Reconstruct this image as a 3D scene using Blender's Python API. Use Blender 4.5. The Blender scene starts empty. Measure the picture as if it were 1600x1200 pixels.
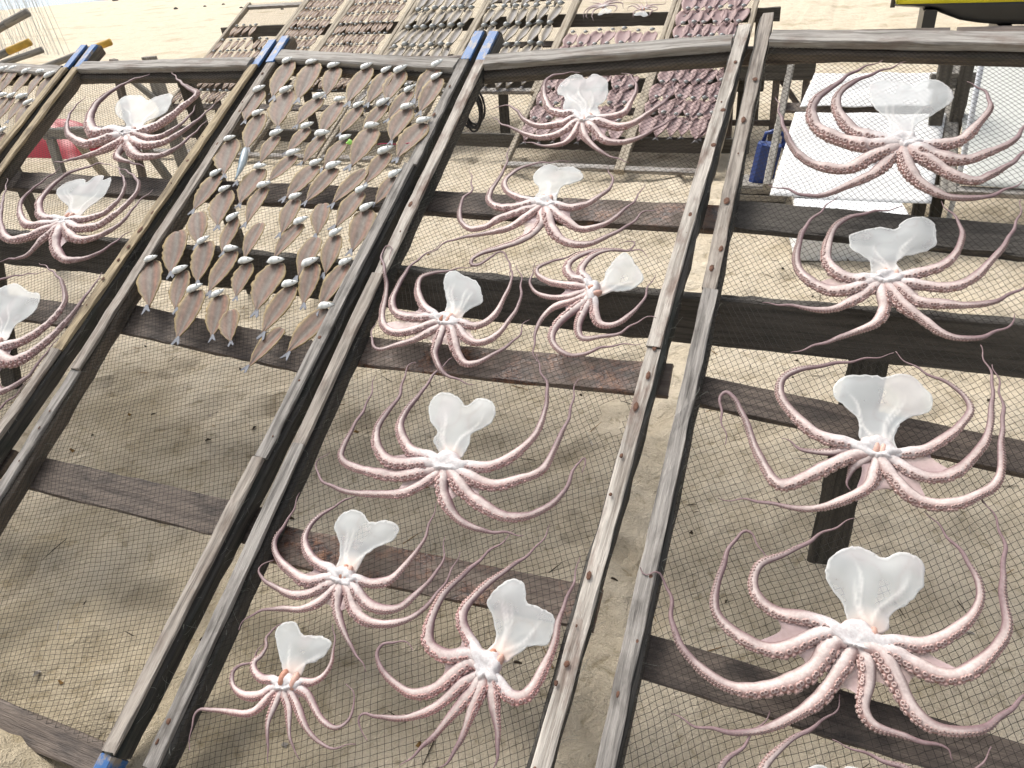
import bpy, math, random
import numpy as np
from mathutils import Matrix, Vector
from mathutils.geometry import delaunay_2d_cdt

random.seed(7)
RNG = np.random.default_rng(11)
SC = bpy.context.scene
SC.render.engine = 'CYCLES'
COL = SC.collection
R = math.radians

# ------------------------------------------------------------------ camera
cam = bpy.data.cameras.new('camera')
cam.sensor_width = 36.0
cam.lens = 36.0 * 1178.0 / 1600.0
cam.clip_start = 0.02
cam.clip_end = 3000.0
camo = bpy.data.objects.new('camera', cam)
COL.objects.link(camo)
camo.matrix_world = Matrix(((0.92479, -0.13840, 0.35441, 0.0),
                            (0.37432, 0.49781, -0.78235, 0.0),
                            (-0.06815, 0.85617, 0.51218, 1.625),
                            (0, 0, 0, 1)))
SC.camera = camo

# ------------------------------------------------------------------ light: bright thin overcast
SUN_DIR = Vector((-0.50, 0.30, 0.81)).normalized()      # towards the sun
w = bpy.data.worlds.new('World')
SC.world = w
w.use_nodes = True
nt = w.node_tree
bg = nt.nodes['Background']
sky = nt.nodes.new('ShaderNodeTexSky')
sky.sky_type = 'NISHITA'
sky.sun_disc = False
sky.sun_elevation = math.asin(SUN_DIR.z)
sky.sun_rotation = math.atan2(SUN_DIR.x, SUN_DIR.y)
sky.air_density = 1.0
sky.dust_density = 6.0
sky.ozone_density = 1.0
hs = nt.nodes.new('ShaderNodeHueSaturation')
hs.inputs['Saturation'].default_value = 0.35
nt.links.new(sky.outputs[0], hs.inputs['Color'])
nt.links.new(hs.outputs[0], bg.inputs['Color'])
bg.inputs['Strength'].default_value = 0.15
sl = bpy.data.lights.new('sun', 'SUN')
sl.energy = 1.25
sl.angle = R(26)
sl.color = (1.0, 0.95, 0.87)
so = bpy.data.objects.new('sun', sl)
so.rotation_euler = SUN_DIR.to_track_quat('Z', 'Y').to_euler()
so.location = (-4, 3, 9)
COL.objects.link(so)
vs = SC.view_settings
vs.view_transform = 'Standard'
vs.look = 'None'
vs.exposure = 0.66
vs.gamma = 1.0
vs.use_curve_mapping = False

cy = SC.cycles
cy.max_bounces = 5; cy.diffuse_bounces = 3; cy.glossy_bounces = 2; cy.transmission_bounces = 2
cy.transparent_max_bounces = 14; cy.caustics_reflective = False; cy.caustics_refractive = False

# ------------------------------------------------------------------ helpers
def tag(o, label=None, cat=None, group=None, kind=None):
    if label: o['label'] = label
    if cat: o['category'] = cat
    if group: o['group'] = group
    if kind: o['kind'] = kind
    return o

def empty(name, mat=None, parent=None):
    o = bpy.data.objects.new(name, None)
    o.empty_display_size = 0.05
    COL.objects.link(o)
    if parent: o.parent = parent
    if mat is not None: o.matrix_local = mat
    return o

def link(name, me, parent=None, mat=None, world=None):
    o = bpy.data.objects.new(name, me)
    COL.objects.link(o)
    if parent: o.parent = parent
    if world is not None: o.matrix_local = world
    if mat is not None and not me.materials: me.materials.append(mat)
    return o

def mesh(name, V, F, cols=None, smooth=True, mats=None, midx=None):
    me = bpy.data.meshes.new(name)
    V = np.asarray(V, dtype=np.float32)
    if isinstance(F, np.ndarray):
        n, k = F.shape
        me.vertices.add(len(V)); me.vertices.foreach_set('co', V.ravel())
        me.loops.add(n * k); me.loops.foreach_set('vertex_index', F.astype(np.int32).ravel())
        me.polygons.add(n); me.polygons.foreach_set('loop_start', np.arange(0, n * k, k, dtype=np.int32))
    else:
        me.from_pydata([tuple(v) for v in V.tolist()], [], F)
    me.update(calc_edges=True)
    me.validate()
    if cols is not None:
        a = me.color_attributes.new('Col', 'FLOAT_COLOR', 'POINT')
        c = np.asarray(cols, dtype=np.float32)
        if c.shape[1] == 3: c = np.hstack([c, np.ones((len(c), 1), np.float32)])
        a.data.foreach_set('color', c.ravel())
    me.polygons.foreach_set('use_smooth', [smooth] * len(me.polygons))
    for m in mats or []: me.materials.append(m)
    if midx is not None: me.polygons.foreach_set('material_index', np.asarray(midx, np.int32))
    return me

class MB:
    """collects pieces of ONE mesh"""
    def __init__(s): s.v = []; s.f = []; s.c = []; s.m = []; s.n = 0
    def add(s, V, F, col=None, m=0):
        V = np.asarray(V, float).reshape(-1, 3)
        s.v.append(V); s.f += [tuple(int(i) + s.n for i in f) for f in F]
        if col is None: col = np.ones((len(V), 3))
        col = np.asarray(col, float)
        if col.ndim == 1: col = np.tile(col, (len(V), 1))
        s.c.append(col); s.m += [m] * len(F); s.n += len(V)
    def build(s, name, mats, smooth=True):
        return mesh(name, np.vstack(s.v), s.f, np.vstack(s.c), smooth, mats, s.m)

_perm = RNG.random((256, 256))
def vnoise(x, y):
    x = np.asarray(x, float); y = np.asarray(y, float)
    xi = np.floor(x).astype(int); yi = np.floor(y).astype(int)
    fx = x - xi; fy = y - yi
    fx = fx * fx * (3 - 2 * fx); fy = fy * fy * (3 - 2 * fy)
    g = lambda a, b: _perm[a % 256, b % 256]
    return ((g(xi, yi) * (1 - fx) + g(xi + 1, yi) * fx) * (1 - fy)
            + (g(xi, yi + 1) * (1 - fx) + g(xi + 1, yi + 1) * fx) * fy) * 2 - 1

def sstep(a, b, x):
    t = np.clip((np.asarray(x, float) - a) / (b - a), 0, 1)
    return t * t * (3 - 2 * t)

def mix(a, b, t):
    t = np.asarray(t)[..., None]
    return np.asarray(a) * (1 - t) + np.asarray(b) * t

# ------------------------------------------------------------------ materials
class NT:
    def __init__(s, name):
        s.m = bpy.data.materials.new(name); s.m.use_nodes = True
        s.t = s.m.node_tree; s.n = s.t.nodes; s.b = s.n['Principled BSDF']
    def new(s, t, **k):
        n = s.n.new(t)
        for a, v in k.items(): setattr(n, a, v)
        return n
    def l(s, a, b): s.t.links.new(a, b)
    def coord(s, kind='Object', scale=(1, 1, 1), rnd=True):
        tc = s.new('ShaderNodeTexCoord'); mp = s.new('ShaderNodeMapping')
        mp.inputs['Scale'].default_value = scale
        s.l(tc.outputs[kind], mp.inputs['Vector'])
        if rnd:
            oi = s.new('ShaderNodeObjectInfo'); mu = s.new('ShaderNodeMath', operation='MULTIPLY')
            mu.inputs[1].default_value = 61.0
            s.l(oi.outputs['Random'], mu.inputs[0])
            cx = s.new('ShaderNodeCombineXYZ')
            for i in range(3): s.l(mu.outputs[0], cx.inputs[i])
            s.l(cx.outputs[0], mp.inputs['Location'])
        return mp.outputs[0]
    def noise(s, vec, scale, detail=4, rough=0.55, dist=0.0):
        n = s.new('ShaderNodeTexNoise'); n.inputs['Scale'].default_value = scale
        n.inputs['Detail'].default_value = detail; n.inputs['Roughness'].default_value = rough
        n.inputs['Distortion'].default_value = dist
        if vec is not None: s.l(vec, n.inputs['Vector'])
        return n.outputs['Fac']
    def ramp(s, fac, stops):
        r = s.new('ShaderNodeValToRGB'); e = r.color_ramp.elements
        while len(e) < len(stops): e.new(0.5)
        for i, (p, c) in enumerate(stops):
            e[i].position = p; e[i].color = (*c, 1) if len(c) == 3 else c
        s.l(fac, r.inputs[0]); return r.outputs[0]
    def mixc(s, fac, a, b, mode='MIX'):
        m = s.new('ShaderNodeMix', data_type='RGBA', blend_type=mode)
        for sock, v in ((0, fac), (6, a), (7, b)):
            if hasattr(v, 'links') or hasattr(v, 'is_linked'): s.l(v, m.inputs[sock])
            elif isinstance(v, (int, float)): m.inputs[sock].default_value = v
            else: m.inputs[sock].default_value = (*v, 1)
        return m.outputs[2]
    def bump(s, h, strength=0.3, dist=0.01):
        b = s.new('ShaderNodeBump'); b.inputs['Strength'].default_value = strength
        b.inputs['Distance'].default_value = dist
        s.l(h, b.inputs['Height']); s.l(b.outputs[0], s.b.inputs['Normal'])
    def base(s, c):
        if hasattr(c, 'is_linked'): s.l(c, s.b.inputs['Base Color'])
        else: s.b.inputs['Base Color'].default_value = (*c, 1)
    def set(s, **k):
        for a, v in k.items(): s.b.inputs[a.replace('_', ' ')].default_value = v

def wood(name, dark, light, stain, amt=0.45, rough=0.85, bump=0.5):
    t = NT(name)
    g = t.noise(t.coord(scale=(1.6, 34, 34)), 2.2, 5, 0.62, 0.35)
    col = t.ramp(g, [(0.28, dark), (0.55, light), (0.8, tuple(min(1, c * 1.25) for c in light))])
    st = t.noise(t.coord(scale=(3, 7, 7)), 2.6, 5, 0.6)
    f = t.ramp(st, [(0.5, (0, 0, 0)), (0.68, (amt, amt, amt))])
    col = t.mixc(f, col, stain)
    fine = t.noise(t.coord(scale=(9, 160, 160)), 3, 3)
    col = t.mixc(0.35, col, t.ramp(fine, [(0.3, (0.25, 0.25, 0.25)), (0.7, (1, 1, 1))]), 'MULTIPLY')
    t.base(col); t.set(Roughness=rough)
    t.bump(t.mixc(0.5, g, fine), bump, 0.012)
    return t.m

def plain(name, c, rough=0.6, var=0.25, scale=9.0, bump=0.0):
    t = NT(name)
    n = t.noise(t.coord(), scale, 5)
    t.base(t.ramp(n, [(0.25, tuple(x * (1 - var) for x in c)), (0.75, tuple(min(1, x * (1 + var)) for x in c))]))
    t.set(Roughness=rough)
    if bump: t.bump(n, bump, 0.01)
    return t.m

M = {}
M['batten'] = wood('weathered_batten', (0.10, 0.084, 0.07), (0.40, 0.355, 0.305), (0.13, 0.085, 0.06), 0.6)
M['batten_warm'] = wood('yellowish_batten', (0.14, 0.105, 0.065), (0.46, 0.37, 0.235), (0.10, 0.07, 0.045), 0.7)
M['batten_pale'] = wood('pale_batten', (0.2, 0.17, 0.14), (0.56, 0.515, 0.455), (0.15, 0.075, 0.05), 0.75)
M['batten_grey'] = wood('grey_batten', (0.08, 0.073, 0.065), (0.36, 0.335, 0.305), (0.07, 0.06, 0.05), 0.7)
M['rail'] = wood('dark_rail', (0.016, 0.016, 0.015), (0.085, 0.078, 0.068), (0.025, 0.035, 0.025), 0.6)
M['rail_brown'] = wood('brown_rail', (0.05, 0.04, 0.03), (0.16, 0.13, 0.10), (0.04, 0.05, 0.03), 0.5)
M['top_rail'] = wood('grey_top_rail', (0.13, 0.118, 0.10), (0.42, 0.395, 0.36), (0.17, 0.11, 0.08), 0.55)
M['beam'] = wood('tarred_beam', (0.042, 0.038, 0.033), (0.125, 0.113, 0.098), (0.16, 0.143, 0.12), 0.4)
M['slat'] = wood('brown_slat', (0.06, 0.045, 0.037), (0.165, 0.13, 0.105), (0.03, 0.024, 0.022), 0.75, 0.7)
def wet_slat():
    t = NT('wet_stained_slat')
    g = t.noise(t.coord(scale=(1.6, 30, 30)), 2.2, 7, 0.62, 0.3)
    col = t.ramp(g, [(0.3, (0.10, 0.075, 0.06)), (0.7, (0.23, 0.185, 0.15))])
    n1 = t.noise(t.coord(scale=(3.5, 5, 5)), 2.0, 5, 0.65)
    n2 = t.noise(t.coord(scale=(7, 9, 9)), 4.5, 6, 0.7, 0.5)
    f = t.ramp(n1, [(0.44, (0, 0, 0)), (0.58, (0.9, 0.9, 0.9))])
    col = t.mixc(f, col, t.ramp(n2, [(0.36, (0.022, 0.016, 0.016)), (0.48, (0.10, 0.042, 0.026)), (0.6, (0.25, 0.115, 0.06)), (0.72, (0.36, 0.24, 0.15))]))
    t.base(col)
    r = t.ramp(f, [(0.0, (0.75, 0.75, 0.75)), (0.8, (0.22, 0.22, 0.22))]); t.l(r, t.b.inputs['Roughness'])
    t.bump(n2, 0.5, 0.006)
    return t.m
M['slat_wet'] = wet_slat()
M['back_rail'] = wood('pale_back_rail', (0.2, 0.16, 0.11), (0.46, 0.40, 0.31), (0.2, 0.15, 0.1), 0.3)  # pale brown wood, lighter than the front rails
M['post'] = wood('dark_post', (0.03, 0.026, 0.02), (0.10, 0.088, 0.07), (0.05, 0.055, 0.035), 0.4)
M['trestle_grey'] = wood('grey_trestle', (0.11, 0.10, 0.085), (0.30, 0.28, 0.245), (0.1, 0.08, 0.06), 0.4)

def blue_paint():
    t = NT('chipped_blue_paint')
    n = t.noise(t.coord(scale=(2, 3, 3)), 9, 6, 0.7)
    g = t.noise(t.coord(scale=(1, 20, 20)), 4, 4)
    col = t.mixc(t.ramp(n, [(0.50, (0, 0, 0)), (0.62, (1, 1, 1))]), (0.035, 0.135, 0.35), (0.3, 0.26, 0.21))
    t.base(t.mixc(0.4, col, t.ramp(g, [(0.3, (0.45, 0.45, 0.45)), (0.7, (1, 1, 1))]), 'MULTIPLY'))
    t.set(Roughness=0.55); t.bump(n, 0.25, 0.004)
    return t.m
M['blue'] = blue_paint()

def colmat(name, rough=0.4, spec=0.5, noise_scale=60.0, amount=0.35, sss=0.0, alpha=False, bump=0.0, coat=0.0, dark=(0.55, 0.45, 0.45)):
    t = NT(name)
    at = t.new('ShaderNodeAttribute', attribute_name='Col')
    n = t.noise(t.coord(), noise_scale, 4, 0.6)
    n2 = t.noise(t.coord(), noise_scale * 0.22, 3, 0.5)
    k = t.mixc(t.ramp(n, [(0.35, (0, 0, 0)), (0.7, (1, 1, 1))]), dark, (1.0, 1.0, 1.0))
    c = t.mixc(amount, at.outputs['Color'], k, 'MULTIPLY')
    k2 = t.ramp(n2, [(0.3, (0.82, 0.8, 0.8)), (0.6, (1, 1, 1))])
    c = t.mixc(0.7, c, k2, 'MULTIPLY')
    t.base(c)
    t.set(Roughness=rough, Specular_IOR_Level=spec)
    if coat: t.set(Coat_Weight=coat, Coat_Roughness=0.25)
    if sss:
        t.set(Subsurface_Weight=sss, Subsurface_Scale=0.012)
        t.b.inputs['Subsurface Radius'].default_value = (1.0, 0.5, 0.4)
    if alpha: t.l(at.outputs['Alpha'], t.b.inputs['Alpha'])
    if bump: t.bump(n, bump, 0.003)
    return t.m
M['octopus'] = colmat('octopus_skin', 0.5, 0.35, 140, 0.5, 0.0, bump=0.25)
M['sucker'] = colmat('octopus_suckers', 0.4, 0.5, 90, 0.2)
M['mantle'] = colmat('octopus_mantle', 0.5, 0.35, 45, 0.12, 0.0, alpha=True, bump=0.05, dark=(0.86, 0.86, 0.85))
M['web'] = colmat('octopus_web', 0.4, 0.5, 70, 0.3, alpha=True)
M['fish'] = colmat('dried_fish_flesh', 0.55, 0.28, 90, 0.45, bump=0.4)
M['fishhead'] = colmat('silver_fish_skin', 0.32, 0.6, 170, 0.25, dark=(0.35, 0.4, 0.42))
M['net'] = plain('dark_net_twine', (0.026, 0.022, 0.019), 0.9, 0.3, 30)
M['net_far'] = plain('brown_net_twine', (0.09, 0.07, 0.055), 0.9, 0.3, 30)
M['rust'] = plain('rusty_nail', (0.12, 0.06, 0.038), 0.9, 0.5, 120)
M['fray'] = plain('frayed_twine', (0.30, 0.31, 0.27), 0.9, 0.3, 30)
M['rope'] = plain('black_rope', (0.02, 0.018, 0.018), 0.85, 0.3, 80)

def sand():
    t = NT('beach_sand')
    tc = t.new('ShaderNodeTexCoord'); P = tc.outputs['Object']
    big = t.noise(P, 0.9, 5, 0.6, 0.4)
    mid = t.noise(P, 4.5, 6, 0.65, 0.5)
    clump = t.noise(P, 17, 6, 0.68, 0.6)
    fin = t.noise(P, 190, 3, 0.7)
    col = t.ramp(mid, [(0.25, (0.56, 0.475, 0.345)), (0.5, (0.67, 0.585, 0.45)), (0.8, (0.71, 0.635, 0.51))])
    # dripped-on wet patches, widened towards the near end to paint in rack shade
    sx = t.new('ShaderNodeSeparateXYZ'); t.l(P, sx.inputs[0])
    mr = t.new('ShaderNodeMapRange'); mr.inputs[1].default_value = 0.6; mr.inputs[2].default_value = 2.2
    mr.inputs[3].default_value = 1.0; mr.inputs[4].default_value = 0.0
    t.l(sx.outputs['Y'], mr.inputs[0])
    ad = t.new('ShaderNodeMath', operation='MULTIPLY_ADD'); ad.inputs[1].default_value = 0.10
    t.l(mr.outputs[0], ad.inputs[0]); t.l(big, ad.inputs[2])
    damp_shade = t.ramp(ad.outputs[0], [(0.55, (0, 0, 0)), (0.66, (0.75, 0.75, 0.75))])
    col = t.mixc(damp_shade, col, t.mixc(clump, (0.37, 0.305, 0.195), (0.56, 0.48, 0.345)))
    col = t.mixc(t.ramp(clump, [(0.34, (0.6, 0.6, 0.6)), (0.45, (0, 0, 0))]), col, (0.31, 0.25, 0.15))
    sm = t.noise(P, 34, 4, 0.7)
    col = t.mixc(t.ramp(sm, [(0.67, (0, 0, 0)), (0.75, (0.5, 0.5, 0.5))]), col, (0.15, 0.115, 0.075))
    col = t.mixc(0.3, col, t.ramp(fin, [(0.3, (0.55, 0.53, 0.5)), (0.6, (1, 1, 1))]), 'MULTIPLY')
    t.base(col); t.set(Roughness=0.95, Specular_IOR_Level=0.15)
    h = t.mixc(0.12, t.mixc(0.5, mid, clump), fin)
    t.bump(h, 1.0, 0.07)
    return t.m
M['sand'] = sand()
M['white_sheet'] = plain('white_plastic_sheet', (0.70, 0.70, 0.69), 0.5, 0.09, 5)
M['grey_sheet'] = plain('pale_grey_sheet', (0.56, 0.57, 0.53), 0.6, 0.08, 3)
M['foam'] = plain('white_foam_box', (0.74, 0.75, 0.75), 0.7, 0.05, 30, 0.15)
M['red'] = plain('red_plastic', (0.36, 0.008, 0.02), 0.45, 0.15, 3)
M['bluep'] = plain('blue_plastic', (0.01, 0.04, 0.19), 0.35, 0.2, 6)
M['hull'] = plain('black_hull_paint', (0.012, 0.013, 0.015), 0.35, 0.2, 5)
M['yellow'] = plain('yellow_hull_paint', (0.62, 0.58, 0.03), 0.4, 0.1, 5)
M['yellow_tip'] = plain('ochre_paint', (0.5, 0.3, 0.04), 0.6, 0.25, 20)
M['metal'] = plain('galvanised_pole', (0.55, 0.57, 0.6), 0.35, 0.1, 12)
M['green'] = plain('light_green_plastic', (0.3, 0.62, 0.1), 0.4, 0.15, 20)
M['cord_red'] = plain('red_twine', (0.4, 0.03, 0.08), 0.8, 0.2, 20)
M['speck'] = plain('dark_speck', (0.05, 0.045, 0.04), 0.9, 0.3, 12)

def water():
    t = NT('sea_water')
    n = t.noise(t.coord(scale=(0.3, 1, 1), rnd=False), 0.6, 5)
    t.base(t.ramp(n, [(0.3, (0.13, 0.22, 0.3)), (0.7, (0.25, 0.35, 0.43))]))
    t.set(Roughness=0.25); t.bump(n, 0.5, 0.3)
    return t.m
M['sea'] = water()

# ------------------------------------------------------------------ frames of reference
INC = R(27.874)
def board(o, inc):
    return Matrix(((1, 0, 0, o[0]), (0, math.cos(inc), -math.sin(inc), o[1]),
                   (0, math.sin(inc), math.cos(inc), o[2]), (0, 0, 0, 1)))
B1 = board((0.0, 0.7714, 0.1667), INC)           # the net plane of the front row of frames
B2 = board((0.0, 5.5, 0.05), R(26))              # the net plane of the row behind
B3 = board((0.0, 4.5, 0.30), R(26))              # the frames under plastic sheets

# ------------------------------------------------------------------ ground and sea
def axis(lo, hi, step, far_lo, far_hi, g=1.22):
    a = list(np.arange(lo, hi + 1e-6, step))
    s = step; x = hi
    while x < far_hi: s *= g; x += s; a.append(x)
    s = step; x = lo; b = []
    while x > far_lo: s *= g; x -= s; b.append(x)
    return np.array(b[::-1] + a)
def ground_height(x, y):
    near = 1 - sstep(14, 40, np.hypot(x, y))
    h = 0.022 * vnoise(x * 1.3 + 3, y * 1.3) + 0.016 * vnoise(x * 3.7, y * 3.7 + 9) + 0.016 * vnoise(x * 8.3, y * 8.3) + 0.009 * vnoise(x * 15, y * 15 + 5)
    h = h * near
    r = random.Random(5)
    for _ in range(190):
        cx, cy = r.uniform(-4.2, 2.2), r.uniform(0.3, 6.0)
        an = r.uniform(0, math.pi); la, lb = r.uniform(0.10, 0.15), r.uniform(0.045, 0.06)
        dx = (x - cx) * math.cos(an) + (y - cy) * math.sin(an)
        dy = -(x - cx) * math.sin(an) + (y - cy) * math.cos(an)
        q = np.hypot(dx / la, dy / lb)
        h = h - 0.028 * np.exp(-q ** 4) + 0.011 * np.exp(-((q - 1.3) / 0.3) ** 2)
    # heap of loose sand against the lower end of the fish frame
    h = h + 0.13 * np.exp(-((x + 1.68) / 0.19) ** 2 - ((y - 0.455) / 0.10) ** 2)
    # the beach runs down to the sea on the far left
    d = (-(x + 41.0) * 0.77 + (y - 33.0) * 0.64)
    h = h - 0.9 * sstep(-2, 18, d)
    return h - 0.012
gx = axis(-4.6, 2.4, 0.042, -700, 700)
gy = axis(0.1, 6.5, 0.042, -60, 1200)
GX, GY = np.meshgrid(gx, gy)
GZ = ground_height(GX, GY)
nx, ny = len(gx), len(gy)
ii = (np.arange(ny - 1)[:, None] * nx + np.arange(nx - 1)[None, :]).ravel()
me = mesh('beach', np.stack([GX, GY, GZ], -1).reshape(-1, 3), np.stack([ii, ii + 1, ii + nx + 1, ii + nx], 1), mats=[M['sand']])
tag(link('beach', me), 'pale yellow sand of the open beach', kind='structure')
p0 = Vector((-41, 33, 0)); dd = Vector((0.64, 0.77, 0)); nn = Vector((-0.77, 0.64, 0))
c = [p0 + dd * -300, p0 + dd * 1500, p0 + dd * 1500 + nn * 1500, p0 + dd * -300 + nn * 1500]
me = mesh('sea', [(v.x, v.y, -0.06) for v in c], [(0, 1, 2, 3)], mats=[M['sea']])
tag(link('sea', me), 'pale blue strip of sea beyond the sand', kind='structure')

# ------------------------------------------------------------------ timber
def plank_mesh(name, length, width, thick, mat, seed=0, warp=0.0015, bev=None, taper=0.0, round_=False):
    """local x = length, y = width, z = thickness, centred on y and z"""
    r = np.random.default_rng(abs(int(seed)) + 17)
    n = max(2, int(length / 0.055) + 1)
    b = bev if bev is not None else min(width, thick) * 0.14
    hw, ht = width / 2, thick / 2
    if round_:
        prof = [(hw * math.cos(a), ht * math.sin(a)) for a in np.linspace(0, 2 * math.pi, 11)[:-1]]
    else:
        prof = [(hw, -ht + b), (hw, ht - b), (hw - b, ht), (-hw + b, ht), (-hw, ht - b), (-hw, -ht + b), (-hw + b, -ht), (hw - b, -ht)]
    K = len(prof)
    P = np.array(prof)
    xs = np.linspace(0, length, n)
    V = []
    ph = r.random(4) * 6.28
    for i, x in enumerate(xs):
        k = 1 - taper * x / length
        off = np.array([math.sin(x * 2.1 + ph[0]), math.sin(x * 1.7 + ph[1])]) * warp * 2
        q = P * k + off + (r.random((K, 2)) - 0.5) * warp * 1.6
        chip = r.random(K) < 0.07
        q[chip] *= 1 - r.uniform(0.06, 0.16)
        xe = x + ((r.random(K) - 0.5) * 0.006 if i in (0, n - 1) else np.zeros(K))
        V.append(np.column_stack([xe, q]))
    V = np.vstack(V)
    F = []
    for i in range(n - 1):
        for k in range(K):
            a = i * K + k; b2 = i * K + (k + 1) % K
            F.append((a, b2, b2 + K, a + K))
    F.append(tuple(range(K))[::-1]); F.append(tuple((n - 1) * K + k for k in range(K)))
    me = mesh(name, V, F, smooth=round_, mats=[mat])
    return me

PLACED = {}
def plank(name, p0, p1, width, thick, up, mat, parent=None, seed=None, **k):
    """from p0 to p1; 'up' is the direction of its thickness"""
    p0, p1, up = Vector(p0), Vector(p1), Vector(up)
    d = (p1 - p0); L = d.length; ex = d.normalized()
    ez = (up - ex * up.dot(ex)).normalized(); ey = ez.cross(ex)
    if seed is None: seed = random.randrange(10 ** 6)
    me = plank_mesh(name, L, width, thick, mat, seed, **k)
    mat4 = Matrix(((ex.x, ey.x, ez.x, p0.x), (ex.y, ey.y, ez.y, p0.y), (ex.z, ey.z, ez.z, p0.z), (0, 0, 0, 1)))
    o = link(name, me, parent, world=mat4)
    PLACED[o.name] = mat4
    return o

def under(o, part, placed):
    """make o a sub-part of a part that is already placed in the thing"""
    o.parent = part
    o.matrix_local = PLACED[part.name].inverted() @ placed
    return o

# ------------------------------------------------------------------ nets
def net_mesh(name, Lf, Rf, v0, v1, ah, av, cell, rad, mat, seed, s0=0.2, s1=-0.3, warp=0.018, hole=None, sag=0.006, topf=None):
    """knotted net: two families of twine crossing at shared knots, hung between the rails"""
    a = np.array([math.cos(ah), math.sin(ah)]) * cell
    b = np.array([math.cos(av), math.sin(av)]) * cell
    um = (Lf(1.0) + Rf(1.0)) / 2; vm = (v0 + v1) / 2
    n = int(3.4 / cell)
    I, J = np.meshgrid(np.arange(-n, n + 1), np.arange(-n, n + 1), indexing='ij')
    u = um + I * a[0] + J * b[0]; v = vm + I * a[1] + J * b[1]
    keep = (v > v0 - 0.3) & (v < v1 + 0.3) & (np.abs(u - um) < 1.3)
    tt = v - v0; Lh = v1 - v0
    u = u + s0 * (v - vm) + (s1 - s0) * (tt ** 2 / (2 * Lh) - Lh / 8 * 1.0)
    s = seed * 7.3
    u2 = u + warp * vnoise(u * 2.6 + s, v * 2.6) + warp * 0.35 * vnoise(u * 7 + s, v * 7) + 0.0016 * vnoise(u * 60, v * 60 + s)
    v2 = v + warp * vnoise(u * 2.4, v * 2.4 + s + 40) + warp * 0.35 * vnoise(u * 7, v * 7 + s + 30) + 0.0016 * vnoise(u * 60 + 9, v * 60 + s)
    u, v = u2, v2
    lo = Lf(v); hi = Rf(v)
    ins = keep & (v > v0) & (v < v1) & (u > lo) & (u < hi)
    if topf is not None: ins &= v < topf(np.clip((u - lo) / (hi - lo), 0, 1))
    if hole is not None:
        for hu, hv, hr1, hr2 in hole:
            q = np.hypot((u - hu) / hr1, (v - hv) / hr2) + 0.25 * vnoise(u * 45, v * 45)
            ins &= q > 1
    x = np.clip((u - lo) / (hi - lo), 0, 1)
    wz = -sag * np.sin(math.pi * x) + 0.0022 * vnoise(u * 5 + s, v * 5) - 0.0015
    VV, FF = [], []
    base = 0
    for fam in (0, 1):
        e = a if fam == 0 else b
        pr = np.array([-e[1], e[0]]) / np.hypot(*e) * rad
        A = ins[:-1, :] & ins[1:, :] if fam == 0 else ins[:, :-1] & ins[:, 1:]
        used = np.zeros_like(ins)
        if fam == 0: used[:-1, :] |= A; used[1:, :] |= A
        else: used[:, :-1] |= A; used[:, 1:] |= A
        idx = -np.ones(ins.shape, int); k = used.sum(); idx[used] = np.arange(k)
        U, W, Zz = u[used], v[used], wz[used]
        ring = []
        for (c1, c2) in ((-0.87, -0.5), (0.87, -0.5), (0, 1)):
            ring.append(np.stack([U + pr[0] * c1, W + pr[1] * c1, Zz + rad * c2], -1))
        VV.append(np.stack(ring, 1).reshape(-1, 3))
        if fam == 0: i0 = idx[:-1, :][A]; i1 = idx[1:, :][A]
        else: i0 = idx[:, :-1][A]; i1 = idx[:, 1:][A]
        for k3 in range(3):
            m3 = (k3 + 1) % 3
            FF.append(np.stack([i0 * 3 + k3, i0 * 3 + m3, i1 * 3 + m3, i1 * 3 + k3], 1) + base)
        base += k * 3
    return mesh(name, np.vstack(VV), np.vstack(FF), smooth=True, mats=[mat])

def net_straight(name, u0, u1, v0, v1, ang, cell, rad, mat, wz=-0.002):
    """tight net of straight twines for frames far from the camera"""
    VV, FF = [], []
    for A in ang:
        d = np.array([math.cos(A), math.sin(A)]); pr = np.array([-d[1], d[0]])
        cs = [np.dot(pr, q) for q in ((u0, v0), (u1, v0), (u1, v1), (u0, v1))]
        for k in np.arange(min(cs), max(cs), cell):
            t0, t1 = -1e9, 1e9
            for comp, lo, hi in ((0, u0, u1), (1, v0, v1)):
                o = pr[comp] * k
                if abs(d[comp]) < 1e-9: continue
                ta, tb = sorted(((lo - o) / d[comp], (hi - o) / d[comp]))
                t0, t1 = max(t0, ta), min(t1, tb)
            if t1 - t0 < 0.02: continue
            b = len(VV) * 6
            P = []
            for t in (t0, t1):
                q = pr * k + d * t
                for c1, c2 in ((-0.87, -0.5), (0.87, -0.5), (0, 1)):
                    P.append((q[0] + pr[0] * rad * c1, q[1] + pr[1] * rad * c1, wz + rad * c2))
            VV.append(P)
            FF += [(b, b + 1, b + 4, b + 3), (b + 1, b + 2, b + 5, b + 4), (b + 2, b, b + 3, b + 5)]
    return mesh(name, np.array(VV).reshape(-1, 3), FF, mats=[mat])

def nail_mesh(name, pts, z, seed):
    r = random.Random(seed); mb = MB()
    for (u, v) in pts:
        rad = r.choice((0.003, 0.0045, 0.006, 0.008)) * r.uniform(0.8, 1.2); el = r.uniform(1.0, 2.2); n = 7
        ring = [(u + rad * math.cos(6.283 * i / n) * r.uniform(0.8, 1.1), v + rad * el * math.sin(6.283 * i / n) * r.uniform(0.8, 1.1), z + 0.0004) for i in range(n)]
        top = [(u + (x - u) * 0.6, v + (y - v) * 0.6, z + 0.0022) for x, y, _ in ring]
        mb.add(ring + top, [(i, (i + 1) % n, n + (i + 1) % n, n + i) for i in range(n)] + [tuple(range(n, 2 * n))])
    return mb.build(name, [M['rust']], False)

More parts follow.
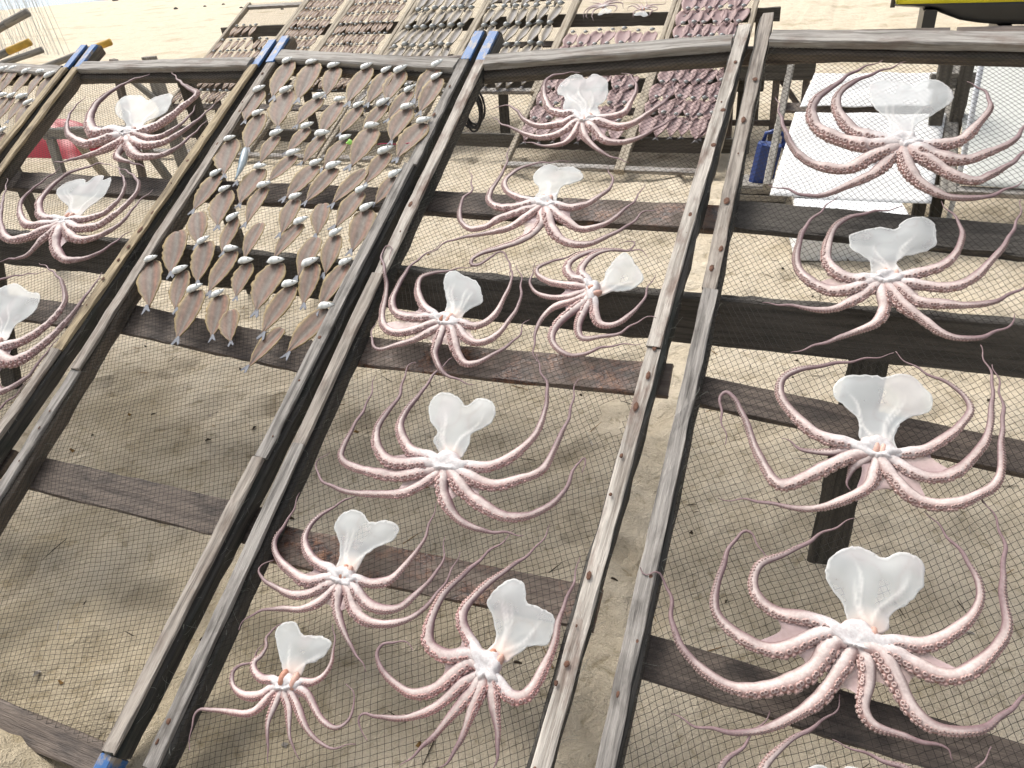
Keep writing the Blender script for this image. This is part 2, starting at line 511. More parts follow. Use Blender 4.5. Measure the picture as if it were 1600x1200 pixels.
# ------------------------------------------------------------------ drying frames, front row
def lin(u0, k): return lambda v: u0 + k * np.asarray(v, float)
BT = 0.012    # batten thickness above the net
def drying_frame(label, Lf, Rf, v0, v1, seed, battens, ends, slats, net, rails=('rail', 'rail'), group='net frames of the front row', tips=(True, True), topmat='top_rail'):
    r = random.Random(seed)
    root = empty('drying_frame', B1)
    tag(root, label, 'drying frame', group)
    up = (0, 0, 1)
    for side, Ff in ((0, Lf), (1, Rf)):
        f = lambda v: float(Ff(v))
        rail = plank('rail', (f(v0), v0, -0.0275), (f(v1), v1, -0.0275), 0.046, 0.05, up, M[rails[side]], root, seed * 10 + side, warp=0.003)
        cuts = battens[side][1]; mat = battens[side][0]
        vs_ = [v0 + 0.005] + cuts + [v1 - 0.01]
        last = len(vs_) - 2
        for i in range(len(vs_) - 1):
            a, b = vs_[i] + 0.0015, vs_[i + 1] - 0.0015
            off = r.uniform(-0.003, 0.003)
            bm = M[mat[i % len(mat)]]
            if tips[side] and i == last:
                bo = plank('batten', (f(a) + off, a, BT / 2), (f(b - 0.17) + off, b - 0.17, BT / 2), 0.038, BT, up, bm, root, seed * 31 + side * 7 + i, warp=0.0022)
                po = plank('painted_batten_end', (f(b - 0.169) + off, b - 0.169, BT / 2), (f(b) + off, b, BT / 2), 0.038, BT, up, M['blue'], root, seed * 31 + side * 7 + i, warp=0.0006)
                po['label'] = 'blue painted upper end of the batten'; under(po, rail, PLACED[po.name])
            else:
                bo = plank('batten', (f(a) + off, a, BT / 2), (f(b) + off, b, BT / 2), 0.038, BT, up, bm, root, seed * 31 + side * 7 + i, warp=0.0022)
            under(bo, rail, PLACED[bo.name])
        # loose ends of twine fraying along the rail
        fr = []; FFr = []
        rg = np.random.default_rng(seed * 13 + side)
        for q in range(150):
            vv = rg.uniform(v0 + 0.05, v1 - 0.1); p = np.array([f(vv) + 0.0235, vv, rg.uniform(-0.045, 0.004)])
            d = rg.normal(0, 1, 3) * np.array([0.25, 1.0, 0.7]); d[0] = abs(d[0]) * 0.6; d = d / np.linalg.norm(d) * rg.uniform(0.006, 0.016)
            cu_ = rg.normal(0, 0.003, 3)
            b0 = len(fr)
            for j in range(5):
                pj = p + d * j * 0.55 + cu_ * j * j * 0.35
                fr += [(pj[0] + 0.0003, pj[1], pj[2]), (pj[0] - 0.0002, pj[1] + 0.0003, pj[2]), (pj[0], pj[1] - 0.0002, pj[2] + 0.0003)]
            for j in range(4):
                for q3 in range(3):
                    a1, b1 = b0 + j * 3 + q3, b0 + j * 3 + (q3 + 1) % 3
                    FFr.append((a1, b1, b1 + 3, a1 + 3))
        o = under(link('frayed_twine', mesh('frayed_twine', fr, FFr, mats=[M['fray']])), rail, Matrix.Identity(4)); o['kind'] = 'stuff'
        pts = []
        v = v0 + 0.06
        while v < v1 - 0.2:
            pts.append((f(v) + r.uniform(-0.009, 0.009), v)); v += r.uniform(0.035, 0.2)
        o = under(link('nail_heads', nail_mesh('nail_heads', pts, BT, seed + side)), rail, Matrix.Identity(4)); o['kind'] = 'stuff'
    # end rails butt between the side rails
    for v_l, v_r, wid, pair in ends:
        a = (float(Lf(v_l)) + 0.026, v_l); b = (float(Rf(v_r)) - 0.026, v_r)
        if pair:
            plank('top_rail', (*a, 0.004), (*b, 0.004), wid, 0.03, up, M[topmat], root, seed * 5 + 1, warp=0.002)
            plank('under_rail', (a[0], a[1] - 0.03, -0.031), (b[0], b[1] - 0.03, -0.031), 0.05, 0.03, up, M['rail_brown'], root, seed * 5 + 2, warp=0.002)
        else:
            plank('bottom_rail', (*a, -0.018), (*b, -0.018), wid, 0.03, up, M['slat'], root, seed * 5 + 3, warp=0.002)
    for (va, vb, wid, mt, ext) in slats:
        a = float(Lf(va)) - 0.02; b = float(Rf(vb)) + ext
        plank('slat', (a, va, -0.064), (b, vb, -0.064), wid, 0.018, up, M[mt], root, seed * 3 + int(va * 10), warp=0.0025)
    me = net_mesh('net', Lf, Rf, v0 + 0.004, v1 - 0.035, net[0], net[1], 0.0138, 0.00056, M['net'], seed, net[2][0], net[2][1], 0.018, net[3], topf=lambda x: ends[0][0] + (ends[0][1] - ends[0][0]) * x + 0.012)
    o = link('net', me, root); o['kind'] = 'stuff'
    return root

D2 = math.radians
LA, RA = lin(-4.36, 0.0), lin(-3.30, -0.058)
LB, RB = lin(-3.145, -0.095), lin(-2.318, 0.002)
LC, RC = lin(-2.142, -0.046), lin(-1.352, 0.006)
LD, RD = lin(-1.236, -0.016), lin(-0.381, 0.0145)
LE, RE = lin(-0.246, -0.0125), lin(0.70, 0.0)
def mkframe(label, Lf, Rf, v1, seed, battens, ends, slats, ang, hole=None, s=(0.2, -0.3), **k):
    return drying_frame(label, Lf, Rf, -0.21, v1, seed, battens, ends, slats, (D2(ang[0]), D2(ang[1]), s, hole), **k)

frame_a = mkframe('net frame at the far left edge with small grey fish', LA, RA, 2.42, 1,
    ((['batten'], [1.2]), (['batten', 'batten_warm'], [1.0])), [(2.285, 2.225, 0.06, True), (-0.2, -0.2, 0.06, False)],
    [(0.94, 0.94, 0.10, 'slat', 0.02)], (30, 122))
frame_b = mkframe('net frame holding the three left octopuses', LB, RB, 2.42, 2,
    ((['batten', 'batten_warm'], [1.3]), (['batten', 'batten_warm'], [0.78])), [(2.252, 2.248, 0.06, True), (-0.2, -0.2, 0.06, False)],
    [(0.95, 0.955, 0.10, 'slat', 0.03), (0.385, 0.39, 0.10, 'slat', 0.03)], (32, 124), rails=('rail_brown', 'rail'))
frame_c = mkframe('net frame of split brown fish, its lower half empty', LC, RC, 2.44, 3,
    ((['batten_grey', 'batten'], [0.72]), (['batten', 'batten_grey', 'batten_grey'], [0.56, 1.7])), [(2.303, 2.234, 0.062, True), (-0.235, -0.225, 0.07, False)],
    [(0.97, 0.935, 0.115, 'slat', 0.035), (0.381, 0.389, 0.105, 'slat', 0.05)], (24, 118), rails=('rail_brown', 'rail'))
o = plank('painted_rail_end', (float(RC(-0.26)), -0.262, -0.022), (float(RC(-0.215)), -0.2115, -0.022), 0.044, 0.06, (0, 0, 1), M['blue'], frame_c, 77); o['label'] = 'blue painted lower end of the right rail'
hu = [(-0.425, 0.865, 0.030, 0.045)]
frame_d = mkframe('middle net frame crowded with eight octopuses', LD, RD, 2.43, 4,
    ((['batten_grey', 'batten', 'batten_pale'], [0.62, 1.22]), (['batten_pale', 'batten_pale', 'batten'], [1.075])), [(2.238, 2.332, 0.062, True), (-0.22, -0.22, 0.06, False)],
    [(0.975, 1.03, 0.10, 'slat_wet', 0.05), (0.355, 0.40, 0.10, 'slat_wet', 0.02)], (33, 121), hole=hu, tips=(True, False))
frame_e = mkframe('right net frame with the four biggest octopuses', LE, RE, 2.49, 5,
    ((['batten_grey', 'batten'], [1.28]), (['batten'], [1.4])), [(2.347, 2.288, 0.062, True), (-0.22, -0.22, 0.06, False)],
    [(1.015, 0.93, 0.085, 'slat', 0.02), (0.325, 0.305, 0.095, 'slat', 0.02)], (36, 119), s=(0.15, -0.25), tips=(False, False))

# ------------------------------------------------------------------ trestle under the front row
t = empty('trestle', Matrix.Translation((0, 0, 0)))
tag(t, 'dark trestle of long planks and short posts under the front frames', 'trestle')
o = plank('beam', (-4.7, 1.968, 0.640), (1.5, 1.985, 0.652), 0.15, 0.04, (0, 1, 0), M['beam'], t, 11, warp=0.003)
Nn = (0, -math.sin(INC), math.cos(INC))
def bw(u, v, ww): return tuple(B1 @ Vector((u, v, ww)))
o = plank('beam', bw(-4.7, 1.60, -0.088), bw(-0.80, 1.612, -0.088), 0.10, 0.026, Nn, M['slat'], t, 12, warp=0.003)
plank('beam', bw(-0.797, 1.612, -0.088), bw(-0.26, 1.622, -0.088), 0.10, 0.026, Nn, M['slat_wet'], t, 15, warp=0.003)
o = plank('beam', bw(-0.257, 1.63, -0.088), bw(1.5, 1.575, -0.088), 0.11, 0.026, Nn, M['beam'], t, 13, warp=0.003)
o = plank('beam', (-4.7, 2.865, 1.147), (1.5, 2.945, 1.232), 0.06, 0.04, (0, 1, 0), M['slat'], t, 14, warp=0.003)
for x in (-3.33, 0.137):
    plank('post', (x, 1.812, -0.08), (x + 0.03, 2.005, 0.66), 0.10, 0.035, (0, 1, 0.1), M['post'], t, int(50 + x * 10), warp=0.002)
for x in (-4.4, -2.9, 0.95):
    plank('post', (x, 3.02, -0.08), (x, 2.935 + 0.012 * (x + 3), 1.19), 0.08, 0.04, (0, 1, 0), M['post'], t, int(90 + x * 10), warp=0.002)

OCTOPUSES = [["B",[-2718,1792],[-35,50,-88,97,-162,137,-207,194,-207,245,-161,263,-106,260,-48,231,-12,253,58,272,91,225,104,156,72,121,35,92,44,52,22,31],[[46,[-36,16,-104,14,-162,5,-226,37,-285,106,-317,185,-306,252,-274,319,-217,372,-162,398,-163,410]],[39,[-28,-4,-88,-26,-143,-55,-228,-45,-329,-1,-398,61,-437,132,-449,206,-435,251]],[32,[-3,-30,-42,-71,-104,-107,-182,-130,-261,-154,-312,-156]],[31,[34,-49,24,-95,36,-120,91,-137,160,-149,204,-153]],[37,[22,-23,76,-73,138,-109,205,-112,261,-91,308,-38,333,40,348,120]],[37,[42,-15,100,-46,163,-50,214,-29,262,25,295,92,319,166,336,235]],[34,[52,5,137,-12,190,16,225,63,242,138,235,206]],[35,[67,19,115,47,150,95,178,164,198,226,206,262,170,290,81,333,-2,393,-48,423]]],"opened octopus with white heart-shaped mantle, topmost on the left octopus frame"],
["B",[-2704,1311],[-29,44,-43,85,-105,116,-167,155,-170,198,-131,229,-73,236,-48,218,-29,251,11,263,31,236,58,253,83,214,93,160,80,130,60,93,53,63,45,27],[[27,[-24,15,-92,16,-151,34,-204,91,-217,145,-209,215,-174,268,-113,303,-57,329,32,317]],[29,[-23,-2,-94,-20,-174,-21,-253,20,-312,89,-320,145,-296,203,-274,256,-258,309]],[32,[-15,-19,-67,-52,-114,-85,-179,-103,-251,-86,-320,-33,-388,40,-457,142,-514,223]],[28,[-8,-35,-37,-89,-52,-130,-72,-171,-136,-189,-186,-202]],[34,[14,-33,40,-87,77,-134,142,-165,206,-158,252,-137,290,-91,319,-39,345,2]],[31,[34,-20,95,-60,161,-70,214,-49,256,-6,282,52,285,144,311,205]],[31,[38,-3,99,-20,166,-8,202,29,231,82,247,142,240,200,208,246,134,285,50,318]],[25,[27,20,99,26,149,53,176,96,185,155,161,213,112,265,33,324]]],"opened octopus with jagged-edged white mantle, second from top on the left octopus frame"],
["B",[-2594,729],[0,45,-66,58,-128,96,-192,166,-208,232,-179,263,-135,287,-96,283,-28,260,20,260,48,227,59,181,45,149,19,117,30,72,23,43],[[24,[-42,16,-183,18,-315,119,-328,211,-222,296,-112,334,-15,361]],[30,[-25,-9,-148,-56,-310,0,-415,106]],[29,[-12,-24,-63,-109,-134,-142,-249,-134]],[28,[9,-32,35,-141,20,-196,-27,-231]],[21,[0,-22,186,-193,221,-162,252,-110,266,-67]],[30,[26,-29,153,-127,197,-119,232,-72,256,-10,262,45,264,89]],[39,[16,-3,116,-26,169,-13,210,54,236,141,244,228,249,306,236,383]],[29,[3,12,58,25,111,56,152,101,176,167,171,231,147,269,89,317,4,363,-89,391]]],"opened octopus cut off by the left edge, lowest on the left octopus frame"],
["D",[-779,1922],[-38,34,-61,70,-79,57,-97,75,-108,130,-139,148,-143,192,-120,237,-88,249,-55,224,-40,249,-8,242,20,217,39,155,41,113,24,83,40,36,12,0],[[26,[-43,34,-91,39,-140,62,-172,111,-195,173,-201,225,-173,250,-126,259,-88,265]],[23,[-38,17,-77,-8,-125,-21,-173,-16,-224,19,-264,61,-303,85,-336,87,-356,65]],[23,[-29,-1,-53,-36,-86,-66,-135,-73,-195,-58,-248,-30,-302,-1,-344,28]],[20,[-18,-12,-22,-58,-43,-98,-90,-109,-143,-102,-195,-87]],[20,[-4,-17,18,-68,56,-106,104,-137,157,-161,190,-170]],[24,[15,-11,53,-44,86,-83,121,-92,165,-80,215,-45,262,6,289,41,298,75]],[27,[25,1,72,-10,123,-20,165,4,199,45,231,97,256,150,255,210]],[23,[34,12,80,25,118,49,128,96,136,149,126,192,98,241,64,260]]],"opened octopus with ragged square white mantle, topmost on the middle octopus frame"],
["D",[-809,1552],[-40,22,-39,65,-69,101,-74,133,-58,164,-32,175,5,164,43,169,77,148,88,117,62,97,30,76,28,33,28,2],[[18,[-36,10,-88,18,-134,40,-161,77,-159,116,-131,156,-88,178,-31,188,29,201]],[23,[-37,-3,-86,-19,-143,-23,-188,-1,-200,42,-189,101,-188,160,-198,220,-206,254]],[22,[-32,-21,-86,-49,-135,-77,-172,-111,-214,-120,-256,-88,-280,-34,-286,10,-267,44,-283,89,-314,147]],[22,[-19,-32,-50,-70,-95,-110,-155,-133,-227,-152,-277,-180,-307,-219,-317,-231]],[19,[-2,-42,13,-77,-2,-119,-41,-158,-89,-185,-139,-207,-164,-233,-160,-255,-134,-250,-93,-203,-62,-211,-34,-253,-19,-301]],[26,[21,-41,52,-97,91,-139,140,-151,185,-139,226,-110,261,-78,287,-42,312,0,349,9]],[24,[30,-22,78,-60,132,-90,178,-80,223,-47,254,7,275,50,288,111]],[22,[34,-4,82,-9,128,10,163,48,186,86,180,129,154,178]]],"opened octopus with mushroom-shaped white mantle, second from top on the middle octopus frame"],
["D",[-980,1072],[-9,34,-14,68,-31,102,-53,145,-57,182,-37,194,-5,183,23,172,55,158,79,125,92,91,71,70,55,51,47,19,18,3],[[21,[-32,22,-72,43,-103,70,-127,109,-133,155,-104,177,-61,193,-18,207,14,218]],[23,[-32,13,-78,7,-135,8,-174,25,-195,63,-196,105,-195,152,-191,196,-168,232,-139,265,-119,301]],[21,[-22,-3,-57,-25,-95,-48,-141,-54,-184,-30,-210,16,-224,74,-238,119,-272,177,-300,223,-298,254,-271,246,-263,203]],[19,[-11,-23,-40,-48,-76,-75,-122,-99,-167,-114,-197,-93,-217,-52,-217,-12]],[20,[9,-24,12,-62,11,-100,32,-133,65,-160,107,-173,161,-184]],[22,[33,-17,56,-56,86,-97,118,-124,151,-115,178,-87,212,-49,239,-9,240,33,249,51]],[20,[49,-6,78,-36,118,-51,157,-37,183,-4,194,39,202,83,200,135,178,199,149,237]],[20,[48,7,96,0,129,22,149,63,155,112,155,170,136,231,103,270]]],"octopus with folded grey and pink mantle over the wide dark beam"],
["D",[-585,1244],[1,6,29,37,32,77,48,124,71,144,100,113,137,66,135,38,106,10,64,2,38,-17,24,-25],[[19,[-9,27,-39,52,-42,80,-24,117,15,147,68,155,113,157,134,139]],[20,[-18,26,-57,33,-83,58,-83,93,-49,126,5,149,77,156,88,187,39,182]],[19,[-17,4,-63,4,-115,9,-160,32,-174,60,-148,86,-106,108,-49,144]],[17,[-13,-13,-48,-34,-97,-40,-147,-29,-180,1,-187,41,-185,88]],[19,[-4,-28,-43,-49,-86,-77,-109,-123,-113,-172,-100,-222,-83,-255]],[21,[3,-38,-29,-86,-56,-132,-62,-175,-39,-207,0,-222,40,-211,89,-183,139,-166,182,-155]],[19,[11,-43,4,-92,1,-129,13,-159,33,-166,72,-150,119,-133,149,-98,181,-71,207,-75]],[20,[21,-36,37,-82,58,-111,88,-112,118,-92,143,-52,157,-3,160,41,174,76]]],"smaller octopus turned sideways, mantle pointing right, near the middle frame right rail"],
["D",[-810,638],[-30,36,-60,70,-58,94,-95,128,-112,173,-101,206,-76,216,-37,205,-7,185,18,211,50,213,78,189,82,154,63,128,38,106,41,66,32,31,-3,8],[[25,[-47,21,-98,23,-138,49,-167,91,-166,145,-152,197,-137,250,-116,305,-100,327]],[28,[-44,0,-101,-12,-159,-12,-207,19,-229,68,-223,123,-211,181,-219,243,-218,286,-204,297]],[25,[-36,-21,-94,-44,-164,-53,-236,-50,-292,-33,-307,0,-305,60,-296,123,-302,185,-312,235]],[22,[-12,-27,-43,-60,-86,-91,-147,-107,-201,-113,-258,-116,-317,-106,-352,-79,-362,-46,-342,-19]],[26,[9,-23,19,-64,55,-103,101,-129,156,-139,208,-130,255,-124]],[28,[34,-18,87,-60,140,-80,200,-92,251,-81,290,-48,317,-6,328,42,332,80,345,98,353,58]],[26,[57,-8,104,-20,156,-19,204,6,249,42,264,93,272,155,275,217,271,269,268,316]],[24,[60,15,116,23,162,57,193,107,210,155,209,217,188,291,156,335,138,376]]],"large octopus with two-lobed translucent mantle over bare sand at the centre"],
["D",[-958,304],[-31,17,-35,54,-57,91,-81,116,-81,151,-57,172,-24,172,8,153,40,166,78,164,92,146,83,118,53,95,32,69,28,39,17,12],[[20,[-40,15,-81,22,-126,45,-152,78,-148,118,-122,155,-87,195,-50,230]],[23,[-35,-4,-86,-25,-131,-19,-182,2,-220,32,-232,64,-224,102,-221,143,-224,189]],[21,[-28,-19,-65,-48,-109,-63,-167,-61,-218,-48,-237,-28,-212,4]],[19,[-13,-31,-37,-65,-79,-93,-134,-105,-182,-121,-211,-148,-214,-177]],[20,[4,-27,17,-64,43,-99,76,-132,118,-158,144,-179]],[20,[30,-25,58,-57,102,-76,148,-72,190,-51,225,-15,249,33,259,82,261,134]],[22,[37,-11,80,-36,121,-41,167,-26,195,8,216,52,227,90,224,130,213,160]],[20,[33,8,81,11,121,29,141,66,155,106,164,149,164,196,163,243]]],"opened octopus with heart-shaped mantle beside the left rail, above the wet reddish slat"],
["D",[-989,42],[-14,19,-34,43,-57,67,-85,105,-73,130,-47,138,-16,117,10,120,36,126,63,122,67,99,49,71,28,57,27,36,10,14],[[16,[-35,5,-65,0,-94,12,-104,30,-94,45,-92,69,-106,87,-93,112,-70,138]],[17,[-30,-11,-54,-32,-92,-43,-130,-36,-148,-11,-141,8,-111,28,-110,47,-103,76]],[15,[-23,-18,-36,-47,-60,-73,-101,-85,-145,-92,-188,-101,-197,-123,-182,-153,-169,-185]],[15,[-5,-18,-9,-50,-8,-78,6,-104,19,-127,35,-149]],[15,[9,-17,31,-39,45,-65,59,-91,76,-110,102,-123]],[15,[21,-6,50,-28,78,-56,108,-74,145,-82,179,-77,213,-60]],[15,[32,6,64,-2,91,-20,123,-38,157,-44,177,-25,181,3,165,29,140,47]],[15,[30,17,60,28,78,47,85,75,79,103,69,130,51,161]]],"small pink opened octopus at the lower left corner of the middle octopus frame"],
["D",[-541,201],[-15,31,-3,66,-22,106,-47,137,-39,173,-13,201,16,205,32,185,42,160,74,158,111,145,117,101,111,82,77,71,48,43,27,20],[[21,[-36,34,-63,54,-90,80,-94,111,-77,149,-51,194,-15,237,19,275,33,313,42,351]],[25,[-41,20,-95,5,-144,15,-162,47,-163,89,-151,140,-123,192,-92,239,-60,282,-40,317]],[24,[-40,2,-74,-37,-105,-72,-147,-92,-192,-83,-238,-60,-263,-35,-255,-9,-224,6,-202,4,-183,-4]],[20,[-36,-36,-65,-74,-99,-113,-147,-143,-203,-153,-237,-156,-246,-171,-230,-196,-211,-203]],[22,[-17,-48,-38,-95,-66,-149,-96,-194,-119,-232]],[23,[2,-34,-3,-86,-9,-136,-21,-180,-40,-216]],[23,[24,-28,44,-72,60,-108,70,-145,76,-182]],[23,[34,-16,69,-36,98,-28,115,6,122,46,126,95,123,138,128,186,131,243,128,290]]],"large octopus at the lower right of the middle frame, lower arms cut off"],
["E",[176,1853],[-38,25,-47,98,-81,145,-104,201,-107,259,-73,281,-16,270,11,252,35,280,73,280,104,245,116,196,90,155,55,120,24,79,23,27,4,-6],[[34,[-54,11,-114,29,-157,75,-189,137,-191,208,-161,267,-110,304,-59,340,-17,370]],[39,[-45,-8,-110,-17,-181,13,-240,66,-261,135,-245,200,-206,259,-165,312,-123,349,-80,378]],[33,[-31,-27,-82,-61,-128,-102,-187,-105,-245,-82,-286,-31,-322,42,-346,120,-372,207]],[28,[-22,-46,-58,-104,-100,-144,-142,-177,-193,-205,-244,-206,-293,-187,-343,-172]],[32,[-1,-57,23,-118,60,-164,107,-191,155,-193,207,-184,253,-152,290,-115]],[34,[22,-37,72,-79,127,-118,176,-133,213,-107,253,-63,290,-13,320,50]],[34,[34,-24,94,-53,152,-56,208,-23,253,16,287,74,307,151]],[30,[41,-5,100,-2,146,31,184,97,206,156,202,217,173,259,148,273]]],"large octopus with broad pale heart mantle, topmost on the right frame, before white sheets"],
["E",[157,1359],[-28,21,-35,58,-60,84,-86,104,-90,149,-59,169,-21,185,15,179,33,207,71,227,102,212,113,168,109,128,77,103,40,86,26,60,43,34,22,11],[[27,[-30,-1,-68,-5,-109,6,-137,48,-142,104,-136,163,-111,200,-64,228,-17,247,30,262]],[27,[-30,-11,-73,-38,-119,-49,-160,-32,-197,7,-216,62,-212,132,-197,187,-169,238,-136,290]],[24,[-25,-27,-59,-68,-102,-99,-148,-108,-199,-104,-256,-101,-280,-101]],[24,[-1,-35,6,-85,-9,-133,-47,-163,-93,-190,-147,-222,-189,-248]],[26,[17,-32,49,-75,91,-109,134,-142,179,-150,223,-139,263,-110,286,-83,286,-63]],[26,[35,-20,77,-56,128,-59,184,-52,239,-35,279,-5,307,23,327,56]],[24,[41,-3,86,-8,133,-8,175,13,213,53,244,109,272,172,294,234,301,309]],[24,[41,13,84,34,127,65,158,111,171,162,163,212,139,256,118,290]]],"large opened octopus with wide two-lobed mantle, second from top on the right frame"],
["E",[177,869],[-36,34,-44,80,-76,112,-102,135,-100,175,-71,199,-15,206,-2,202,27,218,61,218,87,189,104,165,98,127,66,110,43,85,34,37,48,9,5,-9],[[24,[-54,10,-101,17,-146,35,-191,75,-217,116,-220,161,-192,194,-140,214,-88,234,-32,257,19,274]],[21,[-49,1,-98,-14,-149,-19,-181,-4,-200,3]],[25,[-44,-14,-87,-47,-133,-82,-180,-116,-207,-107,-234,-66,-264,-14,-291,41,-317,87,-340,109,-353,92,-341,32,-320,-36]],[19,[-27,-20,-45,-44,-50,-80,-43,-98]],[20,[-1,-35,-10,-81,-43,-117,-89,-146,-141,-162,-195,-164,-255,-164,-315,-175]],[24,[14,-22,40,-61,69,-89,112,-98,160,-88,196,-62,225,-32,239,13,241,86,242,168,234,240,222,277]],[22,[37,-13,66,-32,109,-37,154,-14,187,27,209,75,220,143,223,222,206,291,197,329]],[20,[48,9,91,23,128,60,158,101,181,146,168,181,135,208,93,229,59,251,19,280]]],"opened octopus with two short stub arms, third from top on right frame"],
["E",[168,441],[-12,40,-29,76,-50,101,-66,128,-61,166,-36,196,-9,205,20,199,39,190,69,210,100,209,116,187,114,146,88,105,60,73,57,44,20,24],[[24,[-42,23,-93,30,-144,27,-184,42,-203,74,-195,119,-160,149,-116,186,-67,230,-23,268]],[26,[-41,13,-83,-12,-134,-45,-185,-48,-230,-31,-265,1,-275,46,-271,95,-260,148,-240,186,-214,181,-184,132]],[29,[-35,-4,-65,-60,-108,-104,-167,-134,-227,-137,-283,-118,-323,-85,-351,-36,-369,18,-397,49,-422,43,-436,56]],[24,[-3,-15,-32,-79,-65,-133,-108,-176,-157,-206,-213,-224,-272,-228,-316,-217]],[24,[19,-14,27,-63,26,-112,45,-137,82,-143,138,-144,172,-142,181,-160]],[28,[43,-3,80,-52,107,-93,140,-114,183,-110,225,-90,255,-60,289,-21,319,17]],[26,[64,3,116,-16,168,-15,211,15,243,59,258,105,254,156,254,215,253,281,236,335,218,364]],[24,[72,23,117,31,162,61,198,103,213,151,204,198,177,243,146,273,113,314]]],"largest octopus, heart-shaped mantle and big ringed suckers, at the lower right"],
["E",[158,101],[-22,20,-33,41,-55,54,-62,77,-47,98,-23,108,-2,103,17,117,41,122,54,103,48,78,30,56,21,30,3,12],[[20,[-28,-1,-76,-5,-121,18,-125,74,-93,122,-58,158,-16,205,-3,240]],[20,[-27,-9,-106,-33,-181,-13,-199,52,-164,101,-140,144,-124,177]],[20,[-26,-16,-85,-65,-148,-85,-191,-80]],[19,[-6,-17,-28,-69,-72,-99]],[19,[9,-12,32,-50,78,-49]],[19,[28,-3,90,-9,148,17,191,53]],[19,[27,8,99,31,160,81,203,140,232,193,250,218]],[20,[22,15,78,44,133,96,119,139,71,145,30,154,-11,154]]],"octopus mostly out of view, arm tips crossing the lowest slat of the right frame"]]
FISH = [[0,0,8,1,-2153,2262,-2111,2039],[0,1,8,1,-2022,2243,-1980,2021],[0,2,8,1,-1908,2225,-1872,2052],[0,3,8,1,-1748,2211,-1738,2005],[0,4,8,1,-1654,2195,-1656,2006],[0,5,8,1,-1586,2190,-1573,2014],[0,6,8,1,-1445,2226,-1466,2026],[0,7,8,1,-1415,2148,-1412,1957],[1,0,9,1,-2195,2078,-2169,1895],[1,1,9,1,-2062,2078,-1996,1867],[1,2,9,1,-1885,2037,-1911,1877],[1,3,9,1,-1784,2023,-1794,1824],[1,4,9,1,-1684,1988,-1699,1837],[1,5,9,1,-1586,2007,-1610,1850],[1,6,9,1,-1469,1980,-1467,1805],[1,7,9,1,-1508,2083,-1533,1921],[1,8,9,1,-1373,1907,-1408,1721],[2,0,7,1,-2126,1941,-2070,1744],[2,1,7,1,-1973,1825,-1979,1673],[2,2,7,1,-1860,1874,-1891,1738],[2,3,7,1,-1765,1828,-1791,1683],[2,4,7,1,-1663,1815,-1695,1659],[2,5,7,1,-1572,1875,-1581,1674],[2,6,7,1,-1467,1756,-1483,1599],[3,0,7,1,-2174,1790,-2095,1600],[3,1,7,1,-1955,1651,-1950,1468],[3,2,7,1,-1843,1724,-1885,1583],[3,3,7,1,-1726,1683,-1779,1511],[3,4,7,1,-1639,1668,-1677,1494],[3,5,7,0,-1518,1671,-1567,1496],[3,6,7,1,-1379,1642,-1407,1508],[4,0,7,1,-2137,1608,-2137,1422],[4,1,7,1,-2043,1528,-1979,1357],[4,2,7,1,-1887,1561,-1875,1379],[4,3,7,1,-1722,1512,-1706,1343],[4,4,7,0,-1606,1505,-1568,1356],[4,5,7,1,-1477,1563,-1513,1395],[4,6,7,1,-1422,1487,-1405,1302],[5,0,6,0,-2106,1421,-2017,1264],[5,1,6,1,-1934,1401,-1892,1245],[5,2,6,0,-1809,1393,-1793,1226],[5,3,6,1,-1649,1407,-1684,1241],[5,4,6,0,-1554,1349,-1548,1172],[5,5,6,1,-1488,1369,-1459,1198],[6,0,7,0,-2149,1324,-2053,1136],[6,1,7,1,-1992,1284,-1915,1110],[6,2,7,1,-1859,1260,-1848,1077],[6,3,7,2,-1764,1213,-1730,1071],[6,4,7,1,-1651,1228,-1628,1027],[6,5,7,1,-1517,1234,-1467,1073],[6,6,7,1,-1396,1252,-1413,1060],[7,0,8,1,-2162,1182,-2056,984],[7,1,8,1,-2012,1152,-1936,997],[7,2,8,1,-1902,1081,-1857,884],[7,3,8,1,-1803,1075,-1735,914],[7,4,8,0,-1725,1022,-1653,904],[7,5,8,0,-1503,984,-1552,829],[7,6,8,1,-1549,1140,-1554,947],[7,7,8,1,-1383,1076,-1436,893]]
WHOLE_FISH = [-2070, 1744, -2021, 1575]
LEFT_FISH = [[0,0,5,-3847,2230,-3810,2060],[0,1,5,-3782,2239,-3746,2069],[0,2,5,-3666,2214,-3633,2047],[0,3,5,-3564,2208,-3534,2043],[0,4,5,-3484,2184,-3456,2021],[1,0,4,-3678,2038,-3646,1878],[1,1,4,-3621,2038,-3591,1880],[1,2,4,-3540,2030,-3512,1873],[1,3,4,-3469,1990,-3442,1836],[2,0,2,-3479,1802,-3453,1655],[2,1,2,-3583,1833,-3554,1683]]

# ------------------------------------------------------------------ octopuses
def catmull(P, step):
    P = np.asarray(P, float)
    Q = np.vstack([2 * P[0] - P[1], P, 2 * P[-1] - P[-2]])
    out = []
    for i in range(1, len(Q) - 2):
        a, b, c_, d = Q[i - 1], Q[i], Q[i + 1], Q[i + 2]
        n = max(3, int(np.linalg.norm(c_ - b) / step))
        t_ = np.linspace(0, 1, n, endpoint=False)[:, None]
        out.append(0.5 * (2 * b + (c_ - a) * t_ + (2 * a - 5 * b + 4 * c_ - d) * t_ ** 2 + (3 * b - a - 3 * c_ + d) * t_ ** 3))
    out.append(Q[-2][None])
    return np.vstack(out)

